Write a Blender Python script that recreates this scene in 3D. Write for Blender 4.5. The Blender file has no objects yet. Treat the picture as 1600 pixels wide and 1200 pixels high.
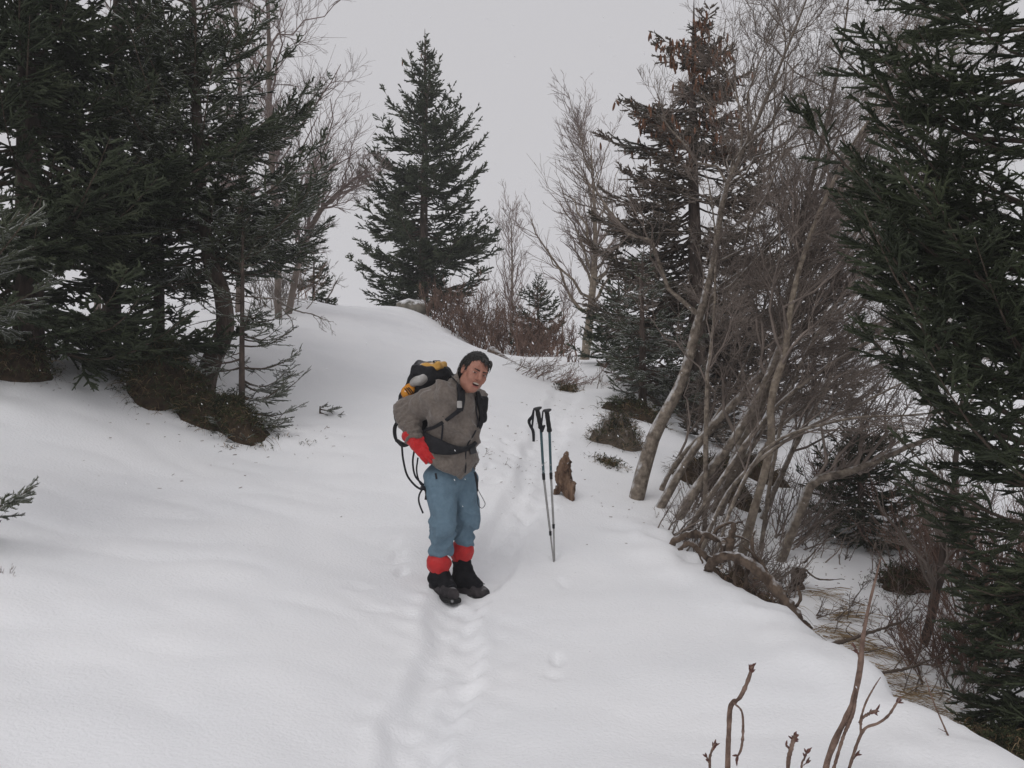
import bpy, bmesh, math
import numpy as np
from mathutils import Vector, Matrix

R = math.radians
scene = bpy.context.scene
COL = scene.collection

# ------------------------------------------------------------------ camera
F = 1600.0                      # focal length in pixels of the 1600 px wide photograph
CAM_Z = 1.6
cam_data = bpy.data.cameras.new('camera')
cam_data.sensor_width = 36.0
cam_data.lens = 36.0 * F / 1600.0
cam_data.clip_start = 0.05
cam_data.clip_end = 3000
cam = bpy.data.objects.new('camera', cam_data)
cam.location = (0, 0, CAM_Z)
cam.rotation_euler = (R(90), 0, 0)
COL.objects.link(cam)
scene.camera = cam

# ------------------------------------------------------------------ sky: even grey overcast
SUN_EL, SUN_AZ = 52.0, 205.0    # the soft bright part of the cloud, behind the camera to the left
world = bpy.data.worlds.new('World')
scene.world = world
world.use_nodes = True
wn, wl = world.node_tree.nodes, world.node_tree.links
wn.clear()
w_out = wn.new('ShaderNodeOutputWorld')
w_sky = wn.new('ShaderNodeTexSky')
w_sky.sky_type = 'NISHITA'
w_sky.sun_disc = False
w_sky.sun_elevation = R(SUN_EL)
w_sky.sun_rotation = R(SUN_AZ)
w_sky.dust_density = 6.0
w_hs = wn.new('ShaderNodeHueSaturation')
w_hs.inputs['Saturation'].default_value = 0.08
w_b1 = wn.new('ShaderNodeBackground')
w_b1.inputs['Strength'].default_value = 0.06
w_b2 = wn.new('ShaderNodeBackground')
w_b2.inputs['Color'].default_value = (0.610, 0.602, 0.626, 1)
w_b2.inputs['Strength'].default_value = 1.0
w_mix = wn.new('ShaderNodeMixShader')
w_mix.inputs[0].default_value = 0.92
wl.new(w_sky.outputs[0], w_hs.inputs['Color'])
wl.new(w_hs.outputs[0], w_b1.inputs['Color'])
wl.new(w_b1.outputs[0], w_mix.inputs[1])
wl.new(w_b2.outputs[0], w_mix.inputs[2])
wl.new(w_mix.outputs[0], w_out.inputs['Surface'])

sun_data = bpy.data.lights.new('sun', 'SUN')
sun_data.energy = 0.72
sun_data.angle = R(35)
sun_data.color = (1.0, 0.985, 0.965)
sun = bpy.data.objects.new('sun', sun_data)
_sd = Vector((math.sin(R(SUN_AZ)) * math.cos(R(SUN_EL)), math.cos(R(SUN_AZ)) * math.cos(R(SUN_EL)), math.sin(R(SUN_EL))))
sun.rotation_euler = _sd.to_track_quat('Z', 'Y').to_euler()
sun.location = (-4, -6, 12)
COL.objects.link(sun)

# ------------------------------------------------------------------ colour management, sampling
vs = scene.view_settings
vs.view_transform = 'Standard'
vs.look = 'None'
vs.exposure = 0.0
vs.gamma = 1.0
vs.use_curve_mapping = False
scene.render.engine = 'CYCLES'
cy = scene.cycles
cy.use_denoising = True
cy.denoiser = 'OPENIMAGEDENOISE'
cy.max_bounces = 8
cy.diffuse_bounces = 4
cy.glossy_bounces = 2
cy.transmission_bounces = 2
cy.volume_bounces = 2
cy.transparent_max_bounces = 4
cy.use_adaptive_sampling = True
cy.adaptive_threshold = 0.015

# ------------------------------------------------------------------ helpers
def W(px, py, d):
    """photo pixel + distance along the view axis -> world point"""
    return np.array([(px - 800.0) / F * d, d, CAM_Z + (600.0 - py) / F * d])

def props(o, label=None, cat=None, group=None, kind=None):
    if label: o['label'] = label
    if cat: o['category'] = cat
    if group: o['group'] = group
    if kind: o['kind'] = kind
    return o

def thing(name, loc, label, cat, group=None):
    o = bpy.data.objects.new(name, None)
    o.empty_display_size = 0.1
    o.location = tuple(float(v) for v in loc)
    COL.objects.link(o)
    return props(o, label, cat, group)

FINE = {'crown', 'branches', 'twigs', 'limbs', 'stems', 'grass', 'leaves', 'blades', 'buds', 'strands', 'fringe'}     # too fine to pick apart one by one
def mk(name, V, faces, mat, parent=None, smooth=True, origin=None, attr=None):
    """one mesh object from numpy arrays; V in world space, faces a list of (n,3)/(n,4) arrays"""
    V = np.asarray(V, dtype=np.float64)
    if parent is not None:
        V = V - np.array(parent_world(parent))
    elif origin is not None:
        V = V - np.asarray(origin)
    faces = [np.asarray(f, dtype=np.int64) for f in faces if len(f)]
    me = bpy.data.meshes.new(name)
    me.vertices.add(len(V))
    me.vertices.foreach_set('co', V.astype(np.float32).ravel())
    loops = np.concatenate([f.ravel() for f in faces])
    sizes = np.concatenate([np.full(len(f), f.shape[1]) for f in faces])
    starts = np.concatenate([[0], np.cumsum(sizes)[:-1]])
    me.loops.add(len(loops))
    me.loops.foreach_set('vertex_index', loops.astype(np.int32))
    me.polygons.add(len(sizes))
    me.polygons.foreach_set('loop_start', starts.astype(np.int32))
    me.update(calc_edges=True)
    if smooth:
        me.polygons.foreach_set('use_smooth', np.ones(len(sizes), dtype=bool))
    if attr is not None:
        for k, val in attr.items():
            a = me.attributes.new(k, 'FLOAT', 'POINT')
            a.data.foreach_set('value', np.asarray(val, dtype=np.float32))
    me.materials.append(mat)
    o = bpy.data.objects.new(name, me)
    if name in FINE: o['kind'] = 'stuff'
    COL.objects.link(o)
    if parent is not None:
        o.parent = parent
    elif origin is not None:
        o.location = tuple(float(v) for v in origin)
    return o

def parent_world(p):
    v = Vector((0, 0, 0))
    while p is not None:
        v = v + p.location
        p = p.parent
    return v

def nrm(v):
    v = np.asarray(v, dtype=np.float64)
    return v / np.maximum(np.linalg.norm(v, axis=-1, keepdims=True), 1e-9)

def join(parts):
    """merge [(V, [faces...]), ...]"""
    Vs, Fs, off = [], {}, 0
    for V, fl in parts:
        Vs.append(V)
        for f in fl:
            f = np.asarray(f)
            if len(f):
                Fs.setdefault(f.shape[1], []).append(f + off)
        off += len(V)
    return np.concatenate(Vs), [np.concatenate(v) for v in Fs.values()]

def tubes(P, Rd, S=4, cap=False):
    """P (M,K,3) poly-lines, Rd (M,K) radii -> verts, quads (parallel frames by a fixed reference per line)"""
    P = np.asarray(P, float); Rd = np.asarray(Rd, float)
    M, K, _ = P.shape
    T = nrm(np.gradient(P, axis=1))
    mean = nrm(P[:, -1] - P[:, 0])
    ref = np.eye(3)[np.argmin(np.abs(mean), axis=1)][:, None, :]
    N = nrm(np.cross(T, np.broadcast_to(ref, T.shape)))
    B = np.cross(T, N)
    a = np.arange(S) * 2 * np.pi / S
    V = P[:, :, None, :] + Rd[:, :, None, None] * (np.cos(a)[None, None, :, None] * N[:, :, None, :] + np.sin(a)[None, None, :, None] * B[:, :, None, :])
    V = V.reshape(-1, 3)
    m, k, s = np.meshgrid(np.arange(M), np.arange(K - 1), np.arange(S), indexing='ij')
    i00 = (m * K + k) * S + s
    i01 = (m * K + k) * S + (s + 1) % S
    Q = np.stack([i00, i01, i01 + S, i00 + S], -1).reshape(-1, 4)
    fl = [Q]
    if cap:
        base = len(V)
        V = np.concatenate([V, P[:, 0], P[:, -1]])
        m, s = np.meshgrid(np.arange(M), np.arange(S), indexing='ij')
        b0 = (m * K) * S
        t0 = np.stack([b0 + (s + 1) % S, b0 + s, base + m], -1).reshape(-1, 3)
        b1 = (m * K + K - 1) * S
        t1 = np.stack([b1 + s, b1 + (s + 1) % S, base + M + m], -1).reshape(-1, 3)
        fl.append(np.concatenate([t0, t1]))
    return V, fl

def smooth_line(pts, n):
    """Catmull-Rom resample of control points"""
    p = np.asarray(pts, float)
    p = np.concatenate([[2 * p[0] - p[1]], p, [2 * p[-1] - p[-2]]])
    segs = len(p) - 3
    u = np.linspace(0, segs - 1e-6, n)
    i = u.astype(int); t = (u - i)[:, None]
    a, b, c, d = p[i], p[i + 1], p[i + 2], p[i + 3]
    return 0.5 * (2 * b + (c - a) * t + (2 * a - 5 * b + 4 * c - d) * t ** 2 + (3 * b - a - 3 * c + d) * t ** 3)

def tube1(pts, r, n=24, S=8, cap=True, wob=0, rng=None):
    """one smooth tube; r scalar, (r0,r1) or list"""
    P = smooth_line(pts, n)
    r = np.atleast_1d(np.asarray(r, float))
    rr = np.interp(np.linspace(0, 1, n), np.linspace(0, 1, len(r)), r) if len(r) > 1 else np.full(n, r[0])
    if wob and rng is not None:
        rr = rr * (1 + wob * rng.standard_normal(n))
    return tubes(P[None], rr[None], S, cap)

class Waves:
    """smooth random field: a sum of sine waves (value about -1..1)"""
    def __init__(self, seed, wl_lo, wl_hi, n=24, dim=2, stretch=(1, 1, 1)):
        g = np.random.default_rng(seed)
        wl_ = np.exp(g.uniform(math.log(wl_lo), math.log(wl_hi), n))
        d = nrm(g.standard_normal((n, dim))) / np.array(stretch[:dim])
        self.k = d * (2 * np.pi / wl_)[:, None]
        self.ph = g.uniform(0, 2 * np.pi, n)
        self.n = n
    def __call__(self, p):
        p = np.asarray(p, float)
        out = np.zeros(p.shape[:-1])
        for k, ph in zip(self.k, self.ph):
            out += np.sin(p @ k + ph)
        return out / math.sqrt(self.n)

# ------------------------------------------------------------------ materials
def nodes_of(m):
    m.use_nodes = True
    nt = m.node_tree
    return nt, nt.nodes, nt.links, nt.nodes['Principled BSDF']

def mat(name, c1, c2=None, scale=8.0, rough=0.8, bump=0.0, bscale=60.0, spec=0.3, c3=None, snow=0.0, snow_dir=(0, 0, 1), sheen=0.0, detail=4.0, snow_lo=0.25, stretch=None, metal=0.0):
    """noise-mixed principled material; snow > 0 adds rime or snow on faces turned to snow_dir"""
    m = bpy.data.materials.new(name)
    nt, n, l, b = nodes_of(m)
    b.inputs['Roughness'].default_value = rough
    b.inputs['Specular IOR Level'].default_value = spec
    b.inputs['Metallic'].default_value = metal
    if sheen:
        b.inputs['Sheen Weight'].default_value = sheen
        b.inputs['Sheen Roughness'].default_value = 0.5
    tc = n.new('ShaderNodeTexCoord')
    vec = tc.outputs['Object']
    if stretch:
        mp = n.new('ShaderNodeMapping')
        mp.inputs['Scale'].default_value = stretch
        l.new(vec, mp.inputs['Vector']); vec = mp.outputs[0]
    col = None
    if c2 is not None:
        nz = n.new('ShaderNodeTexNoise')
        nz.inputs['Scale'].default_value = scale
        nz.inputs['Detail'].default_value = detail
        l.new(vec, nz.inputs['Vector'])
        rp = n.new('ShaderNodeValToRGB')
        rp.color_ramp.elements[0].position = 0.36
        rp.color_ramp.elements[0].color = (*c1, 1)
        rp.color_ramp.elements[1].position = 0.64
        rp.color_ramp.elements[1].color = (*c2, 1)
        if c3 is not None:
            e = rp.color_ramp.elements.new(0.72); e.color = (*c3, 1)
        l.new(nz.outputs['Fac'], rp.inputs[0])
        col = rp.outputs[0]
    if snow > 0:
        ge = n.new('ShaderNodeNewGeometry')
        dp = n.new('ShaderNodeVectorMath'); dp.operation = 'DOT_PRODUCT'
        dp.inputs[1].default_value = tuple(nrm(np.array(snow_dir)))
        l.new(ge.outputs['Normal'], dp.inputs[0])
        n2 = n.new('ShaderNodeTexNoise'); n2.inputs['Scale'].default_value = 14.0; n2.inputs['Detail'].default_value = 5.0
        l.new(tc.outputs['Object'], n2.inputs['Vector'])
        ad = n.new('ShaderNodeMath'); ad.operation = 'MULTIPLY_ADD'
        l.new(n2.outputs['Fac'], ad.inputs[0]); ad.inputs[1].default_value = 1.3; ad.inputs[2].default_value = -0.65
        sm = n.new('ShaderNodeMath'); sm.operation = 'ADD'
        l.new(dp.outputs['Value'], sm.inputs[0]); l.new(ad.outputs[0], sm.inputs[1])
        mr = n.new('ShaderNodeMapRange'); mr.inputs['From Min'].default_value = snow_lo; mr.inputs['From Max'].default_value = snow_lo + 0.45
        mr.inputs['To Max'].default_value = snow
        l.new(sm.outputs[0], mr.inputs['Value'])
        mx = n.new('ShaderNodeMix'); mx.data_type = 'RGBA'
        l.new(mr.outputs[0], mx.inputs['Factor'])
        if col is not None: l.new(col, mx.inputs['A'])
        else: mx.inputs['A'].default_value = (*c1, 1)
        mx.inputs['B'].default_value = (0.82, 0.82, 0.84, 1)
        col = mx.outputs['Result']
    if col is not None: l.new(col, b.inputs['Base Color'])
    else: b.inputs['Base Color'].default_value = (*c1, 1)
    if bump:
        nb = n.new('ShaderNodeTexNoise'); nb.inputs['Scale'].default_value = bscale; nb.inputs['Detail'].default_value = 5.0
        l.new(vec, nb.inputs['Vector'])
        bp = n.new('ShaderNodeBump'); bp.inputs['Strength'].default_value = min(1.0, bump); bp.inputs['Distance'].default_value = 0.02
        l.new(nb.outputs['Fac'], bp.inputs['Height'])
        l.new(bp.outputs[0], b.inputs['Normal'])
    return m

M = {}
M['snow'] = mat('snow', (0.86, 0.865, 0.885), (0.90, 0.90, 0.915), scale=1.2, rough=0.65, bump=0.34, bscale=55.0, spec=0.25)
M['needles_dark'] = mat('needles_dark', (0.023, 0.033, 0.016), (0.056, 0.070, 0.036), scale=3.0, rough=0.6, spec=0.3, c3=(0.100, 0.112, 0.062))
M['needles_frost'] = mat('needles_frost', (0.030, 0.040, 0.021), (0.075, 0.088, 0.048), scale=3.5, rough=0.6, spec=0.3, snow=0.42, snow_lo=0.35)
M['needles_frost2'] = mat('needles_frost2', (0.042, 0.050, 0.032), (0.085, 0.096, 0.060), scale=4.0, rough=0.65, spec=0.3, snow=0.42, snow_lo=0.35)
M['needles_green'] = mat('needles_green', (0.019, 0.026, 0.012), (0.040, 0.051, 0.023), scale=4.0, rough=0.55, spec=0.3, c3=(0.074, 0.088, 0.042))
M['needles_brown'] = mat('needles_brown', (0.062, 0.056, 0.040), (0.150, 0.112, 0.088), scale=2.2, rough=0.7, spec=0.2, snow=0.25, snow_lo=0.5)
M['spruce_bark'] = mat('spruce_bark', (0.050, 0.038, 0.032), (0.115, 0.085, 0.070), scale=18, rough=0.9, bump=0.8, bscale=45, stretch=(1, 1, 0.35))
M['spruce_twig'] = mat('spruce_twig', (0.060, 0.043, 0.033), (0.10, 0.075, 0.058), scale=10, rough=0.9)
M['birch_bark'] = mat('birch_bark', (0.11, 0.088, 0.070), (0.27, 0.225, 0.180), scale=22, rough=0.85, bump=0.8, bscale=60, snow=0.85, snow_dir=(-0.75, -0.25, 0.75), snow_lo=0.78, detail=8.0, c3=(0.36, 0.31, 0.26))
M['birch_bark_pale'] = mat('birch_bark_pale', (0.15, 0.118, 0.09), (0.30, 0.25, 0.195), scale=20, rough=0.8, bump=0.6, bscale=60, snow=0.6, snow_dir=(-0.75, -0.25, 0.75), snow_lo=0.9, detail=8.0, c3=(0.38, 0.33, 0.27))
M['birch_twig'] = mat('birch_twig', (0.115, 0.092, 0.078), (0.245, 0.200, 0.172), scale=3, rough=0.85)
M['birch_twig_grey'] = mat('birch_twig_grey', (0.172, 0.132, 0.121), (0.287, 0.230, 0.213), scale=3, rough=0.85)
M['shrub_twig'] = mat('shrub_twig', (0.101, 0.061, 0.047), (0.230, 0.149, 0.115), scale=4, rough=0.9)
M['grey_twig'] = mat('grey_twig', (0.12, 0.10, 0.085), (0.24, 0.205, 0.175), scale=5, rough=0.9, snow=0.4, snow_lo=0.6)
M['earth'] = mat('earth', (0.030, 0.020, 0.013), (0.075, 0.050, 0.030), scale=14, rough=0.95, bump=1.0, bscale=30)
M['heather'] = mat('heather', (0.030, 0.028, 0.014), (0.085, 0.060, 0.030), scale=6, rough=0.9, c3=(0.15, 0.085, 0.035))
M['dry_grass'] = mat('dry_grass', (0.16, 0.105, 0.055), (0.34, 0.25, 0.15), scale=8, rough=0.9)
M['moss_leaf'] = mat('moss_leaf', (0.022, 0.030, 0.012), (0.060, 0.066, 0.026), scale=7, rough=0.9)
M['deadwood'] = mat('deadwood', (0.050, 0.034, 0.025), (0.145, 0.105, 0.078), scale=22, rough=0.9, bump=1.0, bscale=45, snow=0.85, snow_lo=0.70, stretch=(1, 1, 0.5), detail=8.0)
M['stump_wood'] = mat('stump_wood', (0.075, 0.042, 0.027), (0.24, 0.155, 0.105), scale=22, rough=0.9, bump=1.0, bscale=40, snow=0.9, snow_lo=0.75, stretch=(1, 1, 0.3))
M['rock'] = mat('rock', (0.10, 0.095, 0.08), (0.22, 0.20, 0.165), scale=7, rough=0.9, bump=0.8, bscale=22, snow=0.9, snow_lo=0.45)
M['cone'] = mat('cone', (0.12, 0.055, 0.030), (0.24, 0.115, 0.065), scale=30, rough=0.8, bump=0.6, bscale=120)
# ------------------------------------------------------------------ snow-covered ground (one sheet to the horizon)
# control points: photo pixel + distance (the ground touches these), or world points outside the view
GP = [  # near edge of the view and the bank on the left
 (-300,1200,3.6),(0,1200,3.95),(200,1200,4.05),(400,1200,4.15),(650,1200,4.27),(850,1200,4.25),(1100,1200,4.25),(1350,1200,4.15),(1560,1185,4.3),
 (0,1000,4.8),(200,1000,5.0),(400,1000,5.2),(0,800,6.3),(200,850,6.3),(400,860,6.5),(0,690,7.4),(200,740,7.6),(400,760,7.7),
 (-150,590,8.2),(0,605,8.3),(95,602,8.5),(130,565,9.6),(205,640,8.7),(300,684,8.6),(420,690,8.9),(-200,520,11),
 (450,640,9.7),(480,560,11.5),(470,500,14.0),(300,520,13.0),(470,467,16.0),(300,470,16.5),(100,480,14),
 (560,482,18.0),(620,481,19.0),(520,478,17.0),(660,490,20.6),
 (560,620,10.5),(560,760,8.0),(560,900,6.55),(560,1020,5.3),(640,560,13.0),(700,533,15.0),(770,556,13.8),(640,680,9.3),(700,620,11.0),
 # trail and the strip right of it
 (720,1000,5.62),(715,938,6.30),(780,850,7.15),(830,760,8.2),(850,690,9.5),(880,625,11.5),(902,602,13.2),
 (900,570,15.0),(960,575,14.5),(960,602,12.5),(1000,690,10.0),(935,690,9.8),(985,782,8.6),(900,785,8.15),(865,882,7.0),
 (780,1010,5.6),(900,1000,5.75),(1000,905,6.7),(1000,1050,5.25),(1050,852,7.35),(1100,892,6.9),(1180,942,6.25),(1260,977,5.8),(1290,1004,5.5),(1400,1100,4.85),(1500,1160,4.4),
 (1100,1100,4.95),(1200,1050,5.2),
 # below the lip on the right
 (1290,890,7.7),(1400,955,7.0),(1200,820,9.0),(1300,830,9.4),(1140,720,11.0),(1250,672,13.0),(1340,860,9.1),(1420,880,8.8),
 (1480,1010,6.6),(1560,1085,5.6),(1430,760,10.6),(1620,900,8.0),(1750,1050,6.0),
 (760,556,18.5),(850,558,18.0),(920,562,16.5),(1060,640,12.8),(1500,655,15.5),
]
GW = [(0,0,0.0),(0,-6,-0.7),(-5,0,0.75),(5.5,0,-0.75),(-5,-6,0.2),(6,-6,-1.6),(-9,6,2.0),(-12,13,3.7),(-9,19,3.5),(-22,16,4.6),(-4,24,2.6),(0.5,25,2.2),(5,22,1.1),(9,20,0.2),
      (8,8,-1.2),(12,12,-2.6),(14,20,-3.2),(-10,32,0.8),(2,36,-1.8),(14,34,-5.5),(-26,30,1.5),(10,0,-2.6),(12,-8,-4.0),(-12,-4,2.6),(-14,-14,1.2),(0,-18,-2.4),(-40,5,7),(34,12,-9),(-34,50,-6),(8,56,-9),(34,48,-13),(0,-40,-7)]
_gp = np.array([W(*p) for p in GP] + [np.array(p, float) for p in GW])
_gxy, _gz = _gp[:, :2], _gp[:, 2]

def _tps(r):
    return np.where(r > 1e-9, r * r * np.log(np.maximum(r, 1e-9)), 0.0)
# the plate works in log-polar-like space so that near control points keep their own scale
def _warp(xy):
    xy = np.asarray(xy, float)
    y = xy[..., 1]; x = xy[..., 0]
    s = np.arcsinh(y / 5.0) * 5.0
    return np.stack([np.arcsinh(x / 5.0) * 5.0, s], -1)
_gu = _warp(_gxy)
_NG = len(_gu)
_K = _tps(np.linalg.norm(_gu[:, None] - _gu[None], axis=-1)) + np.eye(_NG) * 0.10
_Pm = np.concatenate([np.ones((_NG, 1)), _gu], 1)
_A = np.zeros((_NG + 3, _NG + 3)); _A[:_NG, :_NG] = _K; _A[:_NG, _NG:] = _Pm; _A[_NG:, :_NG] = _Pm.T
_sol = np.linalg.solve(_A, np.concatenate([_gz, np.zeros(3)]))

TRAIL = np.array([W(600, 1330, 3.5), W(645, 1190, 4.3), W(690, 1060, 5.15), W(712, 960, 6.05), W(722, 925, 6.4), W(775, 855, 7.15), W(828, 765, 8.2), W(848, 692, 9.5), W(878, 630, 11.5), W(902, 604, 13.2)])[:, :2]
TRAIL = np.concatenate([[[-0.42, 1.2]], TRAIL])
_trail = smooth_line(np.concatenate([TRAIL, np.zeros((len(TRAIL), 1))], 1), 220)[:, :2]
_seg = np.concatenate([[0], np.cumsum(np.linalg.norm(np.diff(_trail, axis=0), axis=1))])

def trail_coord(xy):
    """signed sideways distance from the trail line and distance along it"""
    xy = np.asarray(xy, float)
    sh = xy.shape[:-1]; q = xy.reshape(-1, 2)
    off = np.full(len(q), 9.0); al = np.zeros(len(q))
    near = (np.abs(q[:, 0]) < 4) & (q[:, 1] < 15.5) & (q[:, 1] > 0.5)
    qi = np.where(near)[0]
    for c in range(0, len(qi), 4000):
        ii = qi[c:c + 4000]
        d = np.linalg.norm(q[ii][:, None] - _trail[None], axis=-1)
        j = np.argmin(d, 1)
        t = nrm(_trail[np.minimum(j + 1, 219)] - _trail[np.maximum(j - 1, 0)])
        v = q[ii] - _trail[j]
        off[ii] = np.sign(t[:, 0] * v[:, 1] - t[:, 1] * v[:, 0]) * -d[np.arange(len(ii)), j]
        al[ii] = _seg[j]
    return off.reshape(sh), al.reshape(sh)

_w1 = Waves(3, 1.3, 3.6, 20, 2, (1.5, 0.8, 1))
_w2 = Waves(5, 0.45, 1.1, 26, 2, (1.7, 0.8, 1))
_w3 = Waves(8, 0.09, 0.26, 34, 2)
_w4 = Waves(11, 6, 16, 12, 2)
_w5 = Waves(12, 0.16, 0.42, 30, 2)
_frng = np.random.default_rng(44)
# foot marks: along the trail, and animal or old marks left and right of it
_foot = []
for k, s in enumerate(np.arange(0.2, _seg[-1], 0.33)):
    j = np.searchsorted(_seg, s); j = min(max(j, 1), 218)
    t = nrm(_trail[j + 1] - _trail[j - 1]); nn = np.array([t[1], -t[0]])
    c = _trail[j] + nn * ((0.085 if k % 2 else -0.085) + _frng.normal(0, 0.03))
    _foot.append((c[0], c[1], t[0], t[1], 0.14, 0.055, 0.003 + 0.005 * _frng.random()))
for px, py, d in [(868,880,7.15),(612,828,7.1),(622,845,6.95),(614,862,6.85),(628,880,6.7),(585,955,6.0),(880,905,6.7),(870,1030,5.5),(865,1068,5.25),(760,702,9.2),(745,690,9.4),(790,690,9.4),(765,735,8.6),(800,705,9.1),(795,745,8.5),(770,765,8.3),(860,790,8.0),(820,800,7.8),(560,930,6.3)]:
    p = W(px, py, d); a = _frng.uniform(0, 6.28)
    _foot.append((p[0], p[1], math.cos(a), math.sin(a), 0.06 + 0.05 * _frng.random(), 0.03 + 0.015 * _frng.random(), 0.015 + 0.018 * _frng.random()))

# lip of the bank on the right: a short steep drop behind this line
LIP = np.array([W(1010, 800, 8.3), W(1050, 850, 7.4), W(1100, 890, 6.95), W(1180, 942, 6.3), W(1262, 977, 5.85), W(1300, 1010, 5.5), W(1400, 1098, 4.9), W(1520, 1163, 4.45), W(1680, 1230, 4.1)])[:, :2]
_lip = smooth_line(np.concatenate([LIP, np.zeros((len(LIP), 1))], 1), 140)[:, :2]
_lw = Waves(77, 0.25, 0.8, 16, 2)

def lip_drop(xy):
    sh = xy.shape[:-1]; q = xy.reshape(-1, 2)
    out = np.zeros(len(q))
    qi = np.where((q[:, 0] > 0.3) & (q[:, 0] < 5) & (q[:, 1] < 11) & (q[:, 1] > 2.5))[0]
    for c in range(0, len(qi), 4000):
        ii = qi[c:c + 4000]
        d = np.linalg.norm(q[ii][:, None] - _lip[None], axis=-1)
        j = np.argmin(d, 1)
        t = nrm(_lip[np.minimum(j + 1, 139)] - _lip[np.maximum(j - 1, 0)])
        v = q[ii] - _lip[j]
        sd = np.sign(t[:, 0] * v[:, 1] - t[:, 1] * v[:, 0]) * d[np.arange(len(ii)), j]   # positive: beyond the lip, away from the camera
        sd = sd + 0.07 * _lw(q[ii])
        e = np.clip(j / 14.0, 0, 1) * np.clip((139 - j) / 12.0, 0.0, 1)
        up = np.clip(sd / 0.28, 0, 1); up = up * up * (3 - 2 * up)
        dn = np.clip((sd - 0.3) / 1.5, 0, 1); dn = dn * dn * (3 - 2 * dn)
        roll = 0.05 * np.exp(-((sd + 0.16) / 0.16) ** 2)
        out[ii] = (-0.30 * up * (1 - dn) + roll) * e
    return out.reshape(sh)

def H0(xy):
    """ground without small relief"""
    xy = np.asarray(xy, float)
    u = _warp(xy)
    sh = u.shape[:-1]; q = u.reshape(-1, 2)
    out = np.empty(len(q))
    for c in range(0, len(q), 20000):
        r = np.linalg.norm(q[c:c + 20000, None] - _gu[None], axis=-1)
        out[c:c + 20000] = _tps(r) @ _sol[:_NG]
    out += _sol[_NG] + q @ _sol[_NG + 1:]
    out = out.reshape(sh)
    rad = np.linalg.norm(xy - np.array([0, 8.0]), axis=-1)
    far = -3.0 - 0.06 * np.clip(rad, 0, 400) - 0.05 * np.clip(xy[..., 0], -300, 300)
    k = np.clip((rad - 38) / 50, 0, 1); k = k * k * (3 - 2 * k)
    return out * (1 - k) + far * k

def Hh(xy):
    """final ground height"""
    xy = np.asarray(xy, float)
    z = H0(xy)
    x, y = xy[..., 0], xy[..., 1]
    off, al = trail_coord(xy)
    soft = np.exp(-(off / 0.55) ** 2)
    z = z + 0.024 * _w1(xy) * (1 - 0.6 * soft) + 0.013 * np.abs(_w2(xy)) * (1 - soft) * (0.35 + 0.65 * np.clip(0.5 - x / 3.0, 0, 1)) + 0.10 * _w4(xy) * np.clip((y - 22) / 10, 0, 1)
    z = z + lip_drop(xy)
    # trodden furrow: a soft valley, a narrow crisp tread, small shoulders
    wob = 0.022 * np.sin(al * 4.1) + 0.012 * np.sin(al * 9.3 + 1) + 0.010 * _w5(xy)
    w = 0.140 + 0.012 * np.sin(al * 3.7) + 0.006 * np.sin(al * 13.0)
    a = np.abs(off + wob)
    sgm = 1 / (1 + np.exp((a - w) / 0.016))
    fade = np.clip((al - 0.2) / 1.0, 0, 1) * np.clip((_seg[-1] - al) / 3.5, 0, 1)
    z = z - 0.045 * np.exp(-(off / 0.45) ** 2) * fade - 0.040 * sgm * fade + 0.016 * np.exp(-((a - w - 0.05) / 0.05) ** 2) * fade
    z = z + sgm * fade * (0.003 * _w3(xy) + 0.004 * _w5(xy) + 0.010 * np.exp(-(off / 0.03) ** 2))
    z = z + 0.004 * _w5(xy) * np.clip(1 - (a - 0.2) / 0.5, 0, 1) * fade
    for cx, cy, tx, ty, ls, ws, dp in _foot:
        m = (np.abs(x - cx) < 0.4) & (np.abs(y - cy) < 0.4)
        if not np.any(m): continue
        dx, dy = x[m] - cx, y[m] - cy
        e = np.sqrt(((dx * tx + dy * ty) / ls) ** 2 + ((-dx * ty + dy * tx) / ws) ** 2)
        z[m] += -dp * 1 / (1 + np.exp((e - 1) / 0.2)) + 0.22 * dp * np.exp(-((e - 1.35) / 0.22) ** 2)
    return z

def ground(x, y):
    return float(Hh(np.array([[x, y]]))[0])

def _axis(lo, hi, step, far, grow):
    c = list(np.arange(lo, hi, step))
    s = step; v = c[-1]
    while v < far:
        s *= grow; v += s; c.append(v)
    s = step; v = c[0]; pre = []
    while v > -far:
        s *= grow; v -= s; pre.append(v)
    return np.array(pre[::-1] + c)
def _grow(start, step, far, rate, sgn):
    v, s, out = start, step, []
    while abs(v) < far:
        s *= rate; v += sgn * s; out.append(v)
    return out
_xm = np.concatenate([np.arange(-4.2, -0.85, 0.055), np.arange(-0.85, 0.55, 0.022), np.arange(0.55, 4.4, 0.05)])
_xs = np.concatenate([_grow(-4.2, 0.055, 460, 1.16, -1)[::-1], _xm, _grow(_xm[-1], 0.05, 460, 1.16, 1)])
_y1 = np.arange(3.4, 9.5, 0.032); _y2 = [9.5]
while _y2[-1] < 480: _y2.append(_y2[-1] + 0.045 * max(1.0, 1.0 + (_y2[-1] - 9.5) * 0.35))
_y0 = [3.4]; _s = 0.04
while _y0[-1] > -300: _s *= 1.3; _y0.append(_y0[-1] - _s)
_ys = np.concatenate([np.array(_y0[1:])[::-1], _y1, np.array(_y2)])
_X, _Y = np.meshgrid(_xs, _ys)
_xy = np.stack([_X, _Y], -1)
_Z = Hh(_xy)
_nx, _ny = len(_xs), len(_ys)
_i, _j = np.meshgrid(np.arange(_nx - 1), np.arange(_ny - 1))
_a = (_j * _nx + _i).ravel()
_Q = np.stack([_a, _a + 1, _a + 1 + _nx, _a + _nx], -1)
snow_ground = mk('snow_ground', np.stack([_X, _Y, _Z], -1).reshape(-1, 3), [_Q], M['snow'])
props(snow_ground, 'white snow-covered hillside with a trodden trail furrow', None, None, 'structure')

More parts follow.
